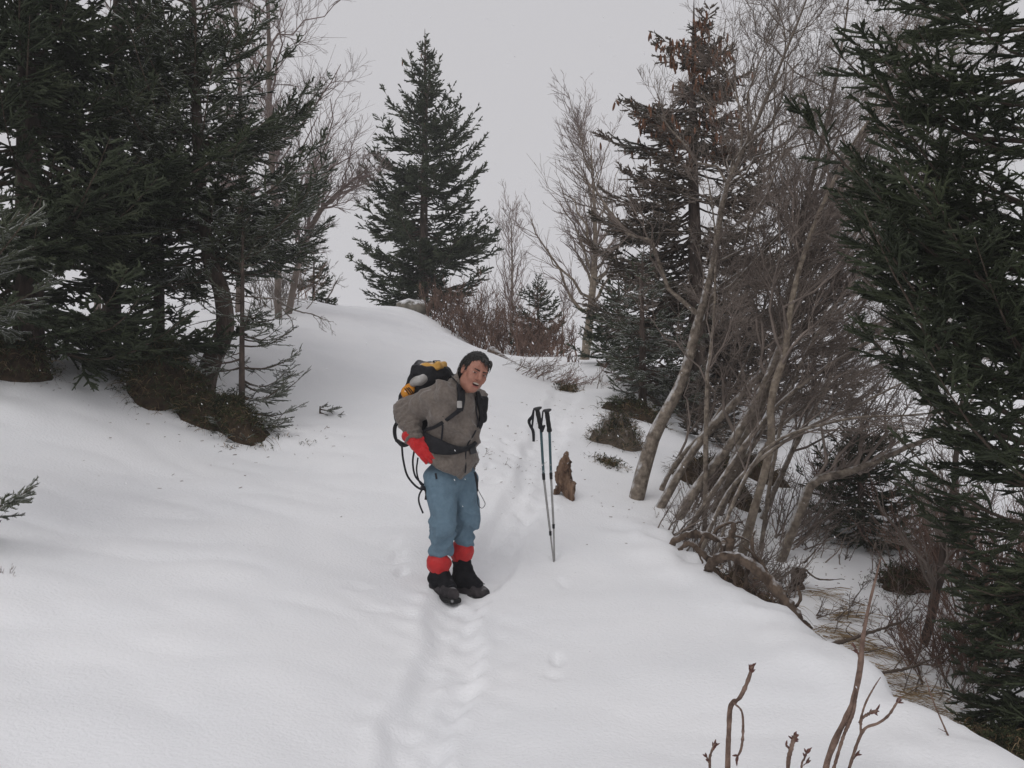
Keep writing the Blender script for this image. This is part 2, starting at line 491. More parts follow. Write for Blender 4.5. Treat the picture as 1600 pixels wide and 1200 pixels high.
def G(px, d):
    """point on the ground under photo column px at distance d"""
    x = (px - 800.0) / F * d
    return np.array([x, d, ground(x, d)])

def Pz(px, py, d):
    return W(px, py, d)
# ------------------------------------------------------------------ conifers
def lerp_line(P, s):
    """P (M,K,3), s (M,) in 0..1 -> point, unit tangent"""
    K = P.shape[1]
    f = np.clip(s, 0, 1) * (K - 1) * 0.99999
    i = f.astype(int); t = (f - i)[:, None]
    m = np.arange(len(P))
    a, b = P[m, i], P[m, i + 1]
    return a + (b - a) * t, nrm(b - a)

def needle_mesh(P, L, s0, dens, nl, nw, rng, spread=0.75):
    """P (M,K,3) twigs of length L (M,), needles from s0 (M,) to the tip"""
    cnt = np.maximum(1, rng.poisson(np.maximum(0.01, L * (1 - s0) * dens)))
    idx = np.repeat(np.arange(len(P)), cnt)
    s = s0[idx] + (1 - s0[idx]) * rng.random(len(idx))
    p, T = lerp_line(P[idx], s)
    rad = rng.standard_normal((len(idx), 3)); rad[:, 2] += 0.35
    rad = nrm(rad - (rad * T).sum(1, keepdims=True) * T)
    sp = spread * rng.uniform(0.7, 1.25, (len(idx), 1))
    d = nrm(T * np.cos(sp) + rad * np.sin(sp))
    ln = nl * rng.uniform(0.7, 1.2, (len(idx), 1))
    side = nrm(np.cross(d, rng.standard_normal((len(idx), 3)))) * nw * 0.5
    V = np.stack([p - side, p + side, p + d * ln + side * 0.25], 1).reshape(-1, 3)
    F3 = np.arange(len(V)).reshape(-1, 3)
    return V, [F3]

def spruce(name, label, base, Hgt, Rmax, seed, nb=110, prof=((0, .75), (.2, 1), (.45, .8), (.75, .42), (1, .08)), elev=((0, -.25), (.4, .05), (1, .9)),
           tip=0.28, h0=0.08, trunk_r=0.08, trunk=None, dens=90, nl=0.022, nw=0.004, spacing=0.06, mat_n='needles_dark', twigs3=True, group=None, cones=0,
           l2=0.36, bare=0.0, az=None, dead=0, cat='spruce', extra=None, jitter=0.22, hang=0.12, cr=0.006):
    rng = np.random.default_rng(seed)
    base = np.asarray(base, float)
    t = thing(name, base, label, cat, group)
    if trunk is None:
        lean = rng.normal(0, 0.012, 2) * Hgt
        trunk = [base + np.array([0, 0, -0.15]), base + np.array([0, 0, Hgt * 0.3]), base + np.array([lean[0], lean[1], Hgt * 0.65]), base + np.array([lean[0] * .6, lean[1], Hgt])]
    TP = smooth_line(trunk, 40)
    TP[0, 2] -= 0.1
    tr = trunk_r * np.clip(1 - np.linspace(0, 1, 40), 0, 1) ** 0.8 + 0.004
    tr[:3] *= np.array([1.35, 1.18, 1.06])
    V, fl = tubes(TP[None], tr[None], 10)
    mk('trunk', V, fl, M['spruce_bark'], t)
    # primary branches, in loose whorls up the trunk
    nwh = max(5, int(nb / 5.5))
    wh = h0 + (1 - h0) * (np.arange(nwh) + 0.5) / nwh
    tt = np.clip(np.repeat(wh, int(math.ceil(nb / nwh)))[:nb] + rng.normal(0, 0.4 / nwh, nb), h0, 0.985)
    aa = rng.uniform(0, 2 * np.pi, nb)
    if az is not None:
        k = rng.random(nb) < az[2]
        aa[k] = rng.normal(az[0], az[1], k.sum())
    L = Rmax * np.interp(tt, *np.array(prof).T) * np.clip(rng.normal(1, jitter, nb), 0.45, 1.45)
    e0 = np.interp(tt, *np.array(elev).T) + rng.normal(0, 0.10, nb)
    if extra is not None:           # branches read off the photograph: (height fraction, azimuth, length, elevation)
        ex = np.array(extra, float)
        tt = np.concatenate([tt, ex[:, 0]]); aa = np.concatenate([aa, ex[:, 1]]); L = np.concatenate([L, ex[:, 2]]); e0 = np.concatenate([e0, ex[:, 3]])
    nb = len(tt)
    sidx = np.linspace(0, 1, 40)
    O = np.stack([np.interp(tt, sidx, TP[:, k]) for k in range(3)], 1)
    K = 7
    s = np.linspace(0, 1, K)[None, :]
    hd = np.stack([np.cos(aa), np.sin(aa)], 1)
    bend = rng.normal(0, 0.12, nb)[:, None] * s ** 2
    hx = hd[:, 0:1] * s - hd[:, 1:2] * bend
    hy = hd[:, 1:2] * s + hd[:, 0:1] * bend
    vz = np.tan(np.clip(e0, -1.2, 1.15))[:, None] * s * np.cos(e0)[:, None] - 0.10 * np.sin(np.pi * s) + tip * rng.uniform(0.5, 1.4, nb)[:, None] * s ** 2.2
    ch = np.cos(e0)[:, None]
    P1 = O[:, None, :] + L[:, None, None] * np.stack([hx * ch, hy * ch, vz], -1)
    r1 = (0.004 + 0.010 * L)[:, None] * (1 - 0.85 * s)
    wood = [tubes(P1, np.broadcast_to(r1, (nb, K)), 4)]
    # secondary twigs, left and right
    n2 = np.maximum(3, (L / spacing * 2).astype(int))
    i2 = np.repeat(np.arange(nb), n2)
    s2 = 0.10 + 0.89 * rng.random(len(i2)) ** 0.85
    sg = np.where(rng.random(len(i2)) < 0.5, -1.0, 1.0)
    p2, T2 = lerp_line(P1[i2], s2)
    side = nrm(np.cross(T2, np.array([0, 0, 1.0])))
    b = rng.uniform(0.65, 1.1, len(i2))[:, None]
    up = nrm(np.cross(side, T2))
    d2 = nrm(T2 * np.cos(b) + side * sg[:, None] * np.sin(b) + up * rng.normal(0.05, 0.25, len(i2))[:, None])
    L2 = (L[i2] * l2 * (1 - s2) ** 0.7 + 0.045 + 0.03 * L[i2]) * rng.uniform(0.55, 1.2, len(i2))
    K2 = 3
    u = np.linspace(0, 1, K2)[None, :, None]
    P2 = p2[:, None, :] + L2[:, None, None] * (u * d2[:, None, :] + 0.18 * u ** 2 * T2[:, None, :] + np.array([0, 0, -1.0]) * (hang * u ** 2 - 0.10 * u ** 3))
    core = [tubes(P2, np.broadcast_to(np.array([0.35, 1.0, 0.3])[None], (len(P2), K2)) * cr, 3)]
    groups = [(P1, L, np.full(nb, 0.42 + bare * 0.3), 1.4), (P2, L2, np.full(len(P2), 0.06 + bare), 1.0)]
    if twigs3:
        ok = np.where(L2 > 0.10)[0]
        n3 = np.maximum(2, (L2[ok] / (spacing * 0.75) * 1.6).astype(int))
        i3 = np.repeat(ok, n3)
        s3 = 0.2 + 0.75 * rng.random(len(i3))
        p3, T3 = lerp_line(P2[i3], s3)
        sg = np.where(rng.random(len(i3)) < 0.5, -1.0, 1.0)[:, None]
        sd = nrm(np.cross(T3, np.array([0, 0, 1.0]) + rng.normal(0, 0.3, (len(i3), 3))))
        b = rng.uniform(0.6, 1.0, len(i3))[:, None]
        d3 = nrm(T3 * np.cos(b) + sd * sg * np.sin(b) + np.array([0, 0, -0.12]))
        L3 = (0.42 * L2[i3] * (1 - s3) + 0.03) * rng.uniform(0.7, 1.2, len(i3))
        P3 = p3[:, None, :] + L3[:, None, None] * (np.linspace(0, 1, 2)[None, :, None] * d3[:, None, :])
        groups.append((P3, L3, np.full(len(P3), 0.0), 1.0))
        core.append(tubes(P3, np.broadcast_to(np.array([1.0, 0.35])[None], (len(P3), 2)) * cr, 3))
    nd = [needle_mesh(p, l, s0, dens * f, nl, nw, rng) for p, l, s0, f in groups]
    V, fl = join(nd + core)
    mk('crown', V, fl, M[mat_n], t, smooth=False)
    if dead:                        # bare dead branches low on the trunk
        td = rng.uniform(0.04, h0 + 0.15, dead); ad = rng.uniform(0, 6.28, dead)
        Od = np.stack([np.interp(td, sidx, TP[:, k]) for k in range(3)], 1)
        Ld = rng.uniform(0.25, 0.7, dead) * Rmax
        sd = np.linspace(0, 1, 5)[None, :]
        Pd = Od[:, None, :] + Ld[:, None, None] * np.stack([np.cos(ad)[:, None] * sd, np.sin(ad)[:, None] * sd, rng.normal(-0.1, 0.2, (dead, 1)) * sd - 0.15 * sd ** 2], -1)
        wood.append(tubes(Pd, np.broadcast_to(np.array([[.006, .005, .004, .003, .0015]]), (dead, 5)), 4))
        i4 = np.repeat(np.arange(dead), 5)
        p4, T4 = lerp_line(Pd[i4], rng.uniform(.25, .95, len(i4)))
        d4 = nrm(T4 + rng.normal(0, 0.6, T4.shape))
        P4 = p4[:, None] + d4[:, None] * np.linspace(0, 1, 3)[None, :, None] * rng.uniform(.06, .2, (len(i4), 1, 1))
        wood.append(tubes(P4, np.broadcast_to(np.array([[.0028, .002, .001]]), (len(P4), 3)), 3))
    V, fl = join(wood)
    mk('branches', V, fl, M['spruce_twig'], t)
    if cones:
        cs = np.where((tt > 0.62))[0]
        ic = rng.choice(cs, cones)
        pc, _ = lerp_line(P1[ic], rng.uniform(.35, 1, cones))
        pc = pc + rng.normal(0, .03, pc.shape)
        prof_r = np.array([.004, .013, .016, .014, .006])
        Pc = pc[:, None] + np.array([0, 0, -1.0])[None, None] * (np.linspace(0, .10, 5)[None, :, None]) + rng.normal(0, .015, (cones, 1, 3)) * np.linspace(0, 1, 5)[None, :, None]
        V, fl = tubes(Pc, np.broadcast_to(prof_r[None] * 0.95, (cones, 5)), 6, True)
        c = mk('cones', V, fl, M['cone'], t); c['kind'] = 'stuff'
    return t

# ------------------------------------------------------------------ leafless broadleaf trees and shrubs
def sprout(P, Rp, n, rng, s_rng=(0.3, 0.98), ang=(0.4, 0.8), length=(0.3, 0.6), up=0.25, wig=0.06, K=5, rr=0.55, taper=0.2, bias=(0, 0, 0), rmin=0.0012, lenfall=0.5):
    """n children on each parent line"""
    Mn = len(P)
    i = np.repeat(np.arange(Mn), n)
    s = rng.uniform(s_rng[0], s_rng[1], len(i))
    p, T = lerp_line(P[i], s)
    rad = rng.standard_normal((len(i), 3)) + np.asarray(bias)
    rad = nrm(rad - (rad * T).sum(1, keepdims=True) * T)
    a = rng.uniform(*ang, len(i))[:, None]
    d = nrm(T * np.cos(a) + rad * np.sin(a) + np.array([0, 0, up]) * 0.5)
    Lp = np.linalg.norm(np.diff(P, axis=1), axis=2).sum(1)
    L = Lp[i] * rng.uniform(*length, len(i)) * (1 - lenfall * s)
    u = np.linspace(0, 1, K)[None, :, None]
    w = rng.normal(0, 1, (len(i), K, 3)) * wig; w[:, 0] = 0; w = np.cumsum(w, 1)
    Q = p[:, None] + L[:, None, None] * (u * d[:, None] + u ** 2 * np.array([0, 0, up]) * 0.5 + w)
    f = s * (Rp.shape[1] - 1)
    r0 = np.maximum(rmin, rr * Rp[i, np.minimum(f.astype(int), Rp.shape[1] - 1)])
    Rq = np.maximum(rmin * 0.8, r0[:, None] * (1 - (1 - taper) * np.linspace(0, 1, K)[None]))
    return Q, Rq

def bare_tree(name, label, trunk, radii, seed, cat='birch', group=None, bark='birch_bark', twig='birch_twig', n1=14, n2=6, n3=5, n4=0, len1=(0.22, 0.42), s1=(0.3, 0.98),
              up=0.13, bias=(0, 0, 0), rmin=0.0016, wig=0.05, ang1=(0.4, 1.0), len2=(.3, .65), len3=(.35, .7)):
    rng = np.random.default_rng(seed)
    base = np.asarray(trunk[0], float)
    t = thing(name, base, label, cat, group)
    n = 36
    TP = smooth_line(trunk, n)
    TP[1:] += np.cumsum(rng.normal(0, 0.004, (n - 1, 3)), 0) * 0.6
    rr = np.interp(np.linspace(0, 1, n), np.linspace(0, 1, len(radii)), radii) * (1 + 0.05 * rng.standard_normal(n))
    V, fl = tubes(TP[None], rr[None], 10, True)
    mk('trunk', V, fl, M[bark], t)
    P1, R1 = sprout(TP[None], rr[None], n1, rng, s1, ang1, len1, up, wig, 7, 0.5, 0.25, bias, rmin * 2)
    V, fl = tubes(P1, R1, 4)
    mk('limbs', V, fl, M[bark] if rr[0] > 0.05 else M[twig], t)
    P2, R2 = sprout(P1, R1, n2, rng, (0.15, .98), (.35, .85), len2, up * .8, wig * 1.1, 5, .55, .3, bias, rmin * 1.3)
    parts = [tubes(P2, R2, 3)]
    P3, R3 = sprout(P2, R2, n3, rng, (0.1, .98), (.35, .9), len3, up * .6, wig * 1.2, 3 if rmin < .002 else 2, .6, .4, bias, rmin)
    parts.append(tubes(P3, R3, 3))
    if n4:
        P4, R4 = sprout(P3, R3, n4, rng, (0.1, .98), (.3, .9), (.45, .95), up * .4, wig * 1.2, 2, .7, .5, bias, rmin * .8)
        parts.append(tubes(P4, R4, 3))
    V, fl = join(parts)
    mk('twigs', V, fl, M[twig], t)
    return t

def pl(pts, d, d1=None):
    """pixel poly-line at one distance, or sliding from d to d1"""
    n = len(pts)
    dd = np.linspace(d, d if d1 is None else d1, n)
    q = [W(p[0], p[1], k) for p, k in zip(pts, dd)]
    return q

def rooted(pts, d, d1=None, sink=0.12):
    """like pl(), but the first point goes down to the ground there"""
    q = pl(pts, d, d1)
    g = ground(q[0][0], q[0][1])
    q[0] = np.array([q[0][0], q[0][1], min(g, q[0][2]) - sink])
    return q

def pxr(w, d):
    """radius in metres of something w photo pixels wide at distance d"""
    return 0.5 * w * d / F

# --- spruces
def tree_base(px, d): return G(px, d)

b = tree_base(662, 20.8)
spruce('spruce_tree', 'tall lone dark green spruce standing on the snowy crest against the sky', b, W(0, 42, 20.8)[2] - b[2], 1.27, 21, nb=185,
       prof=((0, .55), (.12, .92), (.3, 1), (.5, .82), (.62, .72), (.78, .45), (.9, .22), (1, .05)), elev=((0, -.25), (.25, .0), (.6, .25), (1, .9)), tip=.30, h0=.06, trunk_r=0.11,
       dens=32, nl=0.042, nw=0.019, spacing=.11, mat_n='needles_dark', cones=14, l2=0.38,
       extra=[(.17, 3.1, 1.5, .02), (.21, 3.3, 1.35, .08), (.34, 3.05, 1.4, .15), (.42, 3.2, 1.35, .28), (.30, .1, 1.25, .25), (.24, -.1, 1.3, .2), (.13, .1, 1.2, .0)], cr=0.016)

LD = 9.7
b = tree_base(312, LD)
spruce('spruce_tree', 'tall spruce with curved reddish-brown trunk rising from a heather mound', b, 6.6, 1.22, 5, nb=98,
       trunk=[b + np.array([0, 0, -.1]), W(330, 566, LD), W(351, 515, LD), W(346, 455, LD), W(328, 405, LD), W(314, 300, LD), W(306, 150, LD), W(300, 0, LD), W(296, -180, LD), W(295, -420, LD)],
       prof=((0, .3), (.42, .72), (.5, .98), (.6, .9), (.7, .74), (.8, .55), (.9, .35), (1, .08)), elev=((0, -.1), (.45, -.02), (.6, .15), (1, .8)), tip=.42, h0=0.43, trunk_r=.105,
       dens=44, nl=0.03, nw=0.012, spacing=0.08, mat_n='needles_frost', dead=16,
       extra=[(.45, -.15, 1.0, .05), (.50, .1, 1.2, .12), (.54, -.2, 1.22, .12), (.60, .05, 1.08, .22), (.66, -.1, .95, .25), (.72, .0, .8, .3), (.48, 2.9, 1.1, .02), (.56, 3.3, 1.05, .1), (.63, 3.0, 1.0, .1), (.47, -1.3, .8, .0), (.55, -1.8, .85, .1)], cr=0.011, l2=0.4)

b = tree_base(45, 8.9)
spruce('spruce_tree', 'broad dense dark spruce whose boughs hang low to the snow', b, 7.2, 1.55, 7, nb=150,
       prof=((0, .75), (.12, 1), (.3, .95), (.5, .8), (.75, .5), (1, .08)), elev=((0, -.3), (.3, -.05), (.6, .1), (1, .8)), tip=.30, h0=.05, trunk_r=.13,
       dens=26, nl=0.036, nw=0.018, spacing=0.095, mat_n='needles_dark', extra=[(.16 + .5 * k / 18, -1.57 + 1.1 * math.sin(k * 2.3), 1.25 - .03 * k, -.1 + .02 * k) for k in range(18)], cr=0.015, l2=0.4)
b = tree_base(175, 10.6)
spruce('spruce_tree', 'dark spruce crowded between the broad one and the curved trunk', b, 7.0, 1.15, 17, nb=60,
       prof=((0, .4), (.1, .6), (.3, .95), (.5, .8), (.75, .5), (1, .08)), elev=((0, -.3), (.3, -.05), (.6, .1), (1, .8)), tip=.30, h0=0.16, trunk_r=.10,
       dens=28, nl=0.036, nw=0.017, spacing=0.09, mat_n='needles_dark', cr=0.014, l2=0.4)
b = tree_base(248, 10.3)
spruce('spruce_tree', 'slim straight spruce with thin dark boughs behind the curved trunk', b, 4.2, .72, 9, nb=85,
       prof=((0, .7), (.2, 1), (.5, .8), (1, .1)), elev=((0, -.35), (.4, -.1), (1, .7)), tip=.2, h0=.07, trunk_r=.062, dens=45, nl=0.026, nw=0.009, spacing=.075, mat_n='needles_dark', dead=8, cr=0.009)
b = tree_base(378, 9.2)
spruce('spruce_sapling', 'sparse frosted spruce sapling at the end of the heather mound', b, 1.95, .58, 12, nb=38,
       prof=((0, .9), (.2, 1), (.5, .7), (1, .15)), elev=((0, -.25), (.4, .0), (1, .8)), tip=.25, h0=.03, trunk_r=.028, dens=110, nl=0.017, nw=0.006, spacing=.085, mat_n='needles_frost2', l2=.34,
       extra=[(.15, -.3, .62, .05), (.1, .1, .55, -.1), (.27, -.1, .55, .15), (.36, .0, .5, .2), (.07, -.5, .6, -.25)], cat='sapling', cr=0.006)
b = tree_base(-150, 5.7)
_bz = b[2]
spruce('spruce_tree', 'frosted pale green spruce reaching two boughs over the bank before the broad dark spruce', b, 3.4, .80, 13, nb=46, prof=((0, .8), (.3, 1), (1, .15)), elev=((0, -.1), (.5, .1), (1, .8)), tip=.25, h0=.42, trunk_r=.045,
       dens=120, nl=.021, nw=.0075, cr=.009, spacing=.07, mat_n='needles_frost2', jitter=.12,
       extra=[((1.02 - _bz) / 3.4, -.05, .68, .03), ((.88 - _bz) / 3.4, .12, .46, .0), ((2.15 - _bz) / 3.4, -.08, .90, .38), ((2.05 - _bz) / 3.4, .15, .82, .22), ((2.3 - _bz) / 3.4, -.3, .75, .2)])
b = tree_base(490, 17.2)
spruce('spruce_sapling', 'small spruce peeking over the snowy crest left of the lone tall spruce', b, W(0, 388, 17.2)[2] - b[2], .40, 14, nb=45, h0=.08, trunk_r=.025, dens=45, nl=.030, nw=0.014, spacing=.08, cat='sapling', tip=.15, cr=0.012)
b = tree_base(842, 20.0)
spruce('spruce_sapling', 'small conical young spruce behind the brown shrub thicket', b, W(0, 432, 20)[2] - b[2], .72, 15, nb=85, h0=.06, trunk_r=.04, dens=42, nl=.030, nw=0.014, spacing=.08, cat='sapling', prof=((0, 1), (.3, .8), (1, .08)), tip=.25, cr=0.012)
b = tree_base(1088, 12.6)
spruce('spruce_tree', 'tall brownish spruce with clusters of reddish cones near its top', b, W(0, -2, 12.6)[2] - b[2], 1.32, 16, nb=160,
       prof=((0, .85), (.2, 1), (.4, .94), (.6, .76), (.8, .50), (.93, .28), (1, .10)), elev=((0, -.35), (.4, -.25), (.7, -.1), (.92, .1), (1, .7)), tip=.28, h0=.03, trunk_r=.12,
       dens=24, nl=0.03, nw=0.016, spacing=0.085, mat_n='needles_brown', cones=520, cr=0.013, l2=0.38)
b = tree_base(1004, 11.4)
spruce('spruce_tree', 'shorter dark spruce with low boughs over the trail edge', b, 1.75, .62, 18, nb=70, prof=((0, .9), (.2, 1), (.6, .7), (1, .15)), elev=((0, -.3), (.5, .0), (1, .7)), h0=.04, trunk_r=.05,
       dens=55, nl=.024, nw=0.009, spacing=.07, mat_n='needles_frost', hang=.2, cr=0.009)
b = tree_base(1272, 14.2)
spruce('spruce_tree', 'dark bushy spruce half hidden behind the leaning birch stems', b, 1.55, .85, 19, nb=60, prof=((0, .9), (.3, 1), (.7, .7), (1, .2)), elev=((0, -.2), (.5, .1), (1, .8)), h0=.04, trunk_r=.05,
       dens=42, nl=.028, nw=0.012, spacing=0.1, mat_n='needles_brown', cr=0.011)
b = tree_base(1345, 9.3)
spruce('spruce_tree', 'squat dark green spruce below the bent birch stem', b, 1.0, .52, 20, nb=85, prof=((0, .85), (.3, 1), (.7, .8), (1, .3)), elev=((0, -.25), (.5, .1), (1, .8)), h0=.04, trunk_r=.035,
       dens=75, nl=.022, nw=0.008, spacing=.07, mat_n='needles_green', cr=0.008)
b = tree_base(1010 + 0, 14.5)
spruce('spruce_tree', 'low spruce with drooping boughs beside the pale birch trunk', tree_base(965, 15.2), 1.35, .75, 24, nb=65, prof=((0, 1), (.3, .9), (1, .1)), elev=((0, -.25), (.5, .0), (1, .7)), h0=.04, trunk_r=.05,
       dens=45, nl=.028, nw=0.012, spacing=.08, mat_n='needles_dark', cr=0.011)

RD = 5.35
b = tree_base(1655, RD)
rt = [b + np.array([0, 0, -.1]), b + np.array([.0, 0, 1.5]), b + np.array([.03, 0, 3.2]), b + np.array([.03, 0, 6.6])]
spruce('spruce_tree', 'huge green spruce reaching long upswept boughs in front of the birches', b, 6.6, 1.0, 22, nb=44, trunk=rt,
       prof=((0, .42), (.12, .5), (.22, .55), (.30, .68), (.38, .95), (.48, 1.1), (.6, 1.05), (.75, .8), (1, .08)), elev=((0, -.35), (.18, -.2), (.26, .25), (.36, .55), (.6, .6), (1, .9)), tip=.18, h0=.03, trunk_r=.10,
       dens=66, nl=.026, nw=.0085, cr=.0095, spacing=.082, mat_n='needles_green', hang=.16,
       extra=[(.28, 3.05, 1.0, .65), (.345, 3.2, 1.45, .62), (.41, 3.0, 1.4, .60), (.31, 3.5, 1.15, .55), (.25, 3.25, .95, .35), (.215, 3.0, .7, .1), (.375, 3.4, 1.3, .55), (.19, 3.3, .65, -.05), (.47, 3.1, 1.25, .55), (.235, 2.8, .85, .3), (.33, 2.9, 1.2, .5),
              (.29, 3.7, 1.1, .45), (.44, 3.15, 1.3, .5), (.49, 3.35, 1.25, .45), (.53, 3.0, 1.2, .45), (.39, 2.85, 1.2, .5), (.46, 3.6, 1.1, .45), (.56, 3.25, 1.15, .4), (.60, 3.05, 1.1, .4), (.51, 3.2, 1.2, .35), (.60, 3.5, .95, .3), (.66, 3.2, .95, .25), (.52, 3.6, 1.0, .2), (.70, 3.1, 1.15, .05), (.73, 3.4, 1.1, -.05), (.76, 2.9, 1.05, -.1), (.68, 3.5, 1.1, .1), (.655, 3.1, 1.25, .22), (.79, 3.2, 1.0, -.18), (.82, 3.4, .95, -.25), (.64, 3.3, 1.2, .3), (.71, 3.7, 1.0, .0), (.75, 3.15, 1.1, -.02)]
       + [(.03 + .2 * k / 34, 2.1 + 2.2 * ((k * 7) % 34) / 34, .42 + .18 * ((k * 11) % 34) / 34, -.35 + .2 * ((k * 13) % 34) / 34) for k in range(34)])

# --- leaning birches on the lip to the right of the trail
BG = 'leaning bare birches on the bank right of the trail'
bare_tree('birch_tree', 'thickest leaning birch, first stem of the row beside the trail', rooted([(988, 782), (1020, 690), (1066, 600), (1094, 500), (1116, 420), (1136, 300), (1178, 205), (1218, 110), (1262, 0), (1300, -110)], 8.6),
          [0.0648, 0.0576, 0.0475, 0.0374, 0.0310, 0.0252, 0.0187, 0.0130, 0.0079, 0.0040], 31, group=BG, n1=32, n2=9, n3=7, n4=3, s1=(.3, .98), bias=(.1, 0, .2), len1=(.2, .40), ang1=(.4, 1.0))
bare_tree('birch_tree', 'birch stem plastered with snow along its upper side, slanting low to the right', rooted([(1012, 805), (1080, 705), (1160, 612), (1222, 545), (1290, 462), (1372, 372), (1450, 290)], 8.45),
          [0.0374, 0.0346, 0.0317, 0.0245, 0.0173, 0.0101, 0.0040], 32, group=BG, n1=18, n2=6, n3=5, n4=2, s1=(.4, .98), bias=(.8, 0, .0), len1=(.3, .55), ang1=(.3, .8))
bare_tree('birch_tree', 'straight leaning birch whose top fans over the tall brownish spruce', rooted([(1032, 832), (1092, 758), (1142, 690), (1188, 606), (1232, 500), (1268, 400), (1330, 250), (1385, 120), (1430, 0)], 8.3),
          [0.0446, 0.0418, 0.0374, 0.0324, 0.0288, 0.0238, 0.0173, 0.0101, 0.0043], 33, group=BG, n1=26, n2=8, n3=7, n4=4, bias=(.4, 0, .0), s1=(.25, .98))
bare_tree('birch_tree', 'stout grey-brown birch stem in the middle of the leaning row', rooted([(1108, 812), (1158, 700), (1192, 620), (1226, 500), (1243, 420), (1256, 330), (1290, 190), (1316, 60), (1330, -60)], 8.7),
          [0.0612, 0.0576, 0.0504, 0.0403, 0.0317, 0.0245, 0.0158, 0.0094, 0.0040], 34, group=BG, n1=26, n2=8, n3=7, n4=4, bias=(.3, 0, .0), s1=(.3, .98))
bare_tree('birch_tree', 'pale cream birch with a wavy stem in front of the row', rooted([(1150, 862), (1186, 772), (1204, 692), (1206, 622), (1226, 556), (1240, 462), (1276, 350), (1330, 235), (1400, 130), (1450, 20)], 7.9),
          [0.0374, 0.0338, 0.0310, 0.0288, 0.0259, 0.0230, 0.0180, 0.0122, 0.0072, 0.0040], 35, group=BG, bark='birch_bark_pale', n1=26, n2=8, n3=7, n4=4, bias=(.3, 0, .2), s1=(.4, .98))
bare_tree('birch_tree', 'elbowed reddish birch stem bending flat over the squat spruce', rooted([(1212, 872), (1250, 800), (1276, 752), (1335, 735), (1405, 706), (1475, 672), (1540, 610)], 8.0),
          [0.0432, 0.0403, 0.0374, 0.0302, 0.0230, 0.0144, 0.0043], 36, group=BG, n1=16, n2=6, n3=4, n4=2, up=.35, bias=(.2, 0, .5), s1=(.25, .98), len1=(.2, .45))
for k, (pts, d, r, lab) in enumerate([
    ([(1120, 800), (1200, 690), (1290, 610), (1390, 560), (1480, 520), (1560, 500)], 8.4, .020, 'thin birch rod arching low across to the huge green spruce'),
    ([(1185, 800), (1225, 640), (1290, 500), (1370, 400), (1470, 330)], 8.1, .022, 'thin birch rod springing up beside the pale cream birch'),
    ([(1090, 820), (1180, 720), (1300, 660), (1420, 650), (1520, 640)], 7.5, .018, 'drooping birch rod sagging over the squat spruce'),
    ([(1050, 842), (1120, 760), (1200, 650), (1270, 585), (1350, 535), (1450, 470), (1540, 380)], 8.0, .032, 'slender dark birch bowing farthest over towards the huge green spruce'),
    ([(1100, 700), (1104, 620), (1110, 560), (1118, 470), (1122, 380), (1110, 290)], 8.2, .026, 'thin upright birch stem standing in front of the thickest leaning birch'),
    ([(1070, 850), (1150, 740), (1225, 610), (1300, 480), (1380, 330), (1440, 200)], 8.9, .034, 'thin straight birch pole behind the stout stem of the row'),
    ([(1165, 850), (1230, 720), (1290, 600), (1350, 470), (1420, 340), (1480, 230)], 9.3, .036, 'grey birch pole leaning behind the pale cream birch'),
    ([(1075, 840), (1140, 770), (1230, 690), (1330, 640), (1430, 590), (1520, 545)], 7.7, .024, 'whip-thin birch stem lying almost flat across the row'),
    ([(1010, 800), (1050, 730), (1110, 660), (1165, 560), (1205, 430), (1225, 300)], 9.0, .030, 'narrow birch stem close behind the thickest leaning birch')]):
    bare_tree('birch_tree', lab, rooted(pts, d), list(np.linspace(r * .85, .004, len(pts))), 40 + k, group=BG, n1=16, n2=6, n3=6, n4=3, bias=(.5, 0, -.1), s1=(.2, .98), len1=(.2, .42), ang1=(.3, .9))

# --- other birches
bare_tree('birch_tree', 'pale-trunked birch standing alone beyond the trail bend', rooted([(912, 562), (924, 480), (931, 390), (929, 300), (924, 215)], 16.2), [.075, .060, .042, .022, .005], 51, bark='birch_bark_pale', twig='birch_twig_grey',
          n1=34, n2=6, n3=5, n4=2, s1=(.22, .98), len1=(.22, .45), ang1=(.5, .95), up=.35, rmin=.0026, bias=(-.35, 0, 0))
bare_tree('birch_tree', 'slight faded birch rising behind the brown shrub thicket', rooted([(797, 545), (800, 450), (799, 340)], 24.0), [.045, .03, .006], 52, twig='birch_twig_grey', n1=26, n2=5, n3=4, s1=(.2, .98), len1=(.22, .42), ang1=(.35, .7), up=.4, rmin=.0036)
bare_tree('birch_tree', 'small faded birch between the young spruce and the pale trunk', rooted([(876, 545), (880, 500), (882, 462)], 22.0), [.02, .014, .004], 53, twig='birch_twig_grey', n1=16, n2=4, n3=3, s1=(.2, .98), len1=(.3, .5), up=.4, rmin=.003)
LB = 'bare birches behind the spruces on the left'
bare_tree('birch_tree', 'bare birch with a fine twig haze right of the curved spruce', rooted([(436, 500), (432, 380), (424, 230), (420, 90), (418, -60), (415, -200)], 14.0), [.05, .045, .04, .03, .02, .005], 61, group=LB, bark='birch_twig', twig='birch_twig_grey', n1=40, n2=8, n3=7, n4=2, s1=(.12, .98), len1=(.2, .36), ang1=(.6, 1.1), up=.22, rmin=.002)
bare_tree('birch_tree', 'bare birch half hidden behind the curved spruce trunk', rooted([(372, 500), (376, 380), (380, 230), (372, 90), (366, -60), (360, -220)], 14.6), [.045, .04, .036, .03, .02, .005], 62, group=LB, bark='birch_twig', twig='birch_twig_grey', n1=32, n2=6, n3=5, n4=2, s1=(.15, .98), len1=(.15, .28), ang1=(.5, .9), up=.3, rmin=.002)
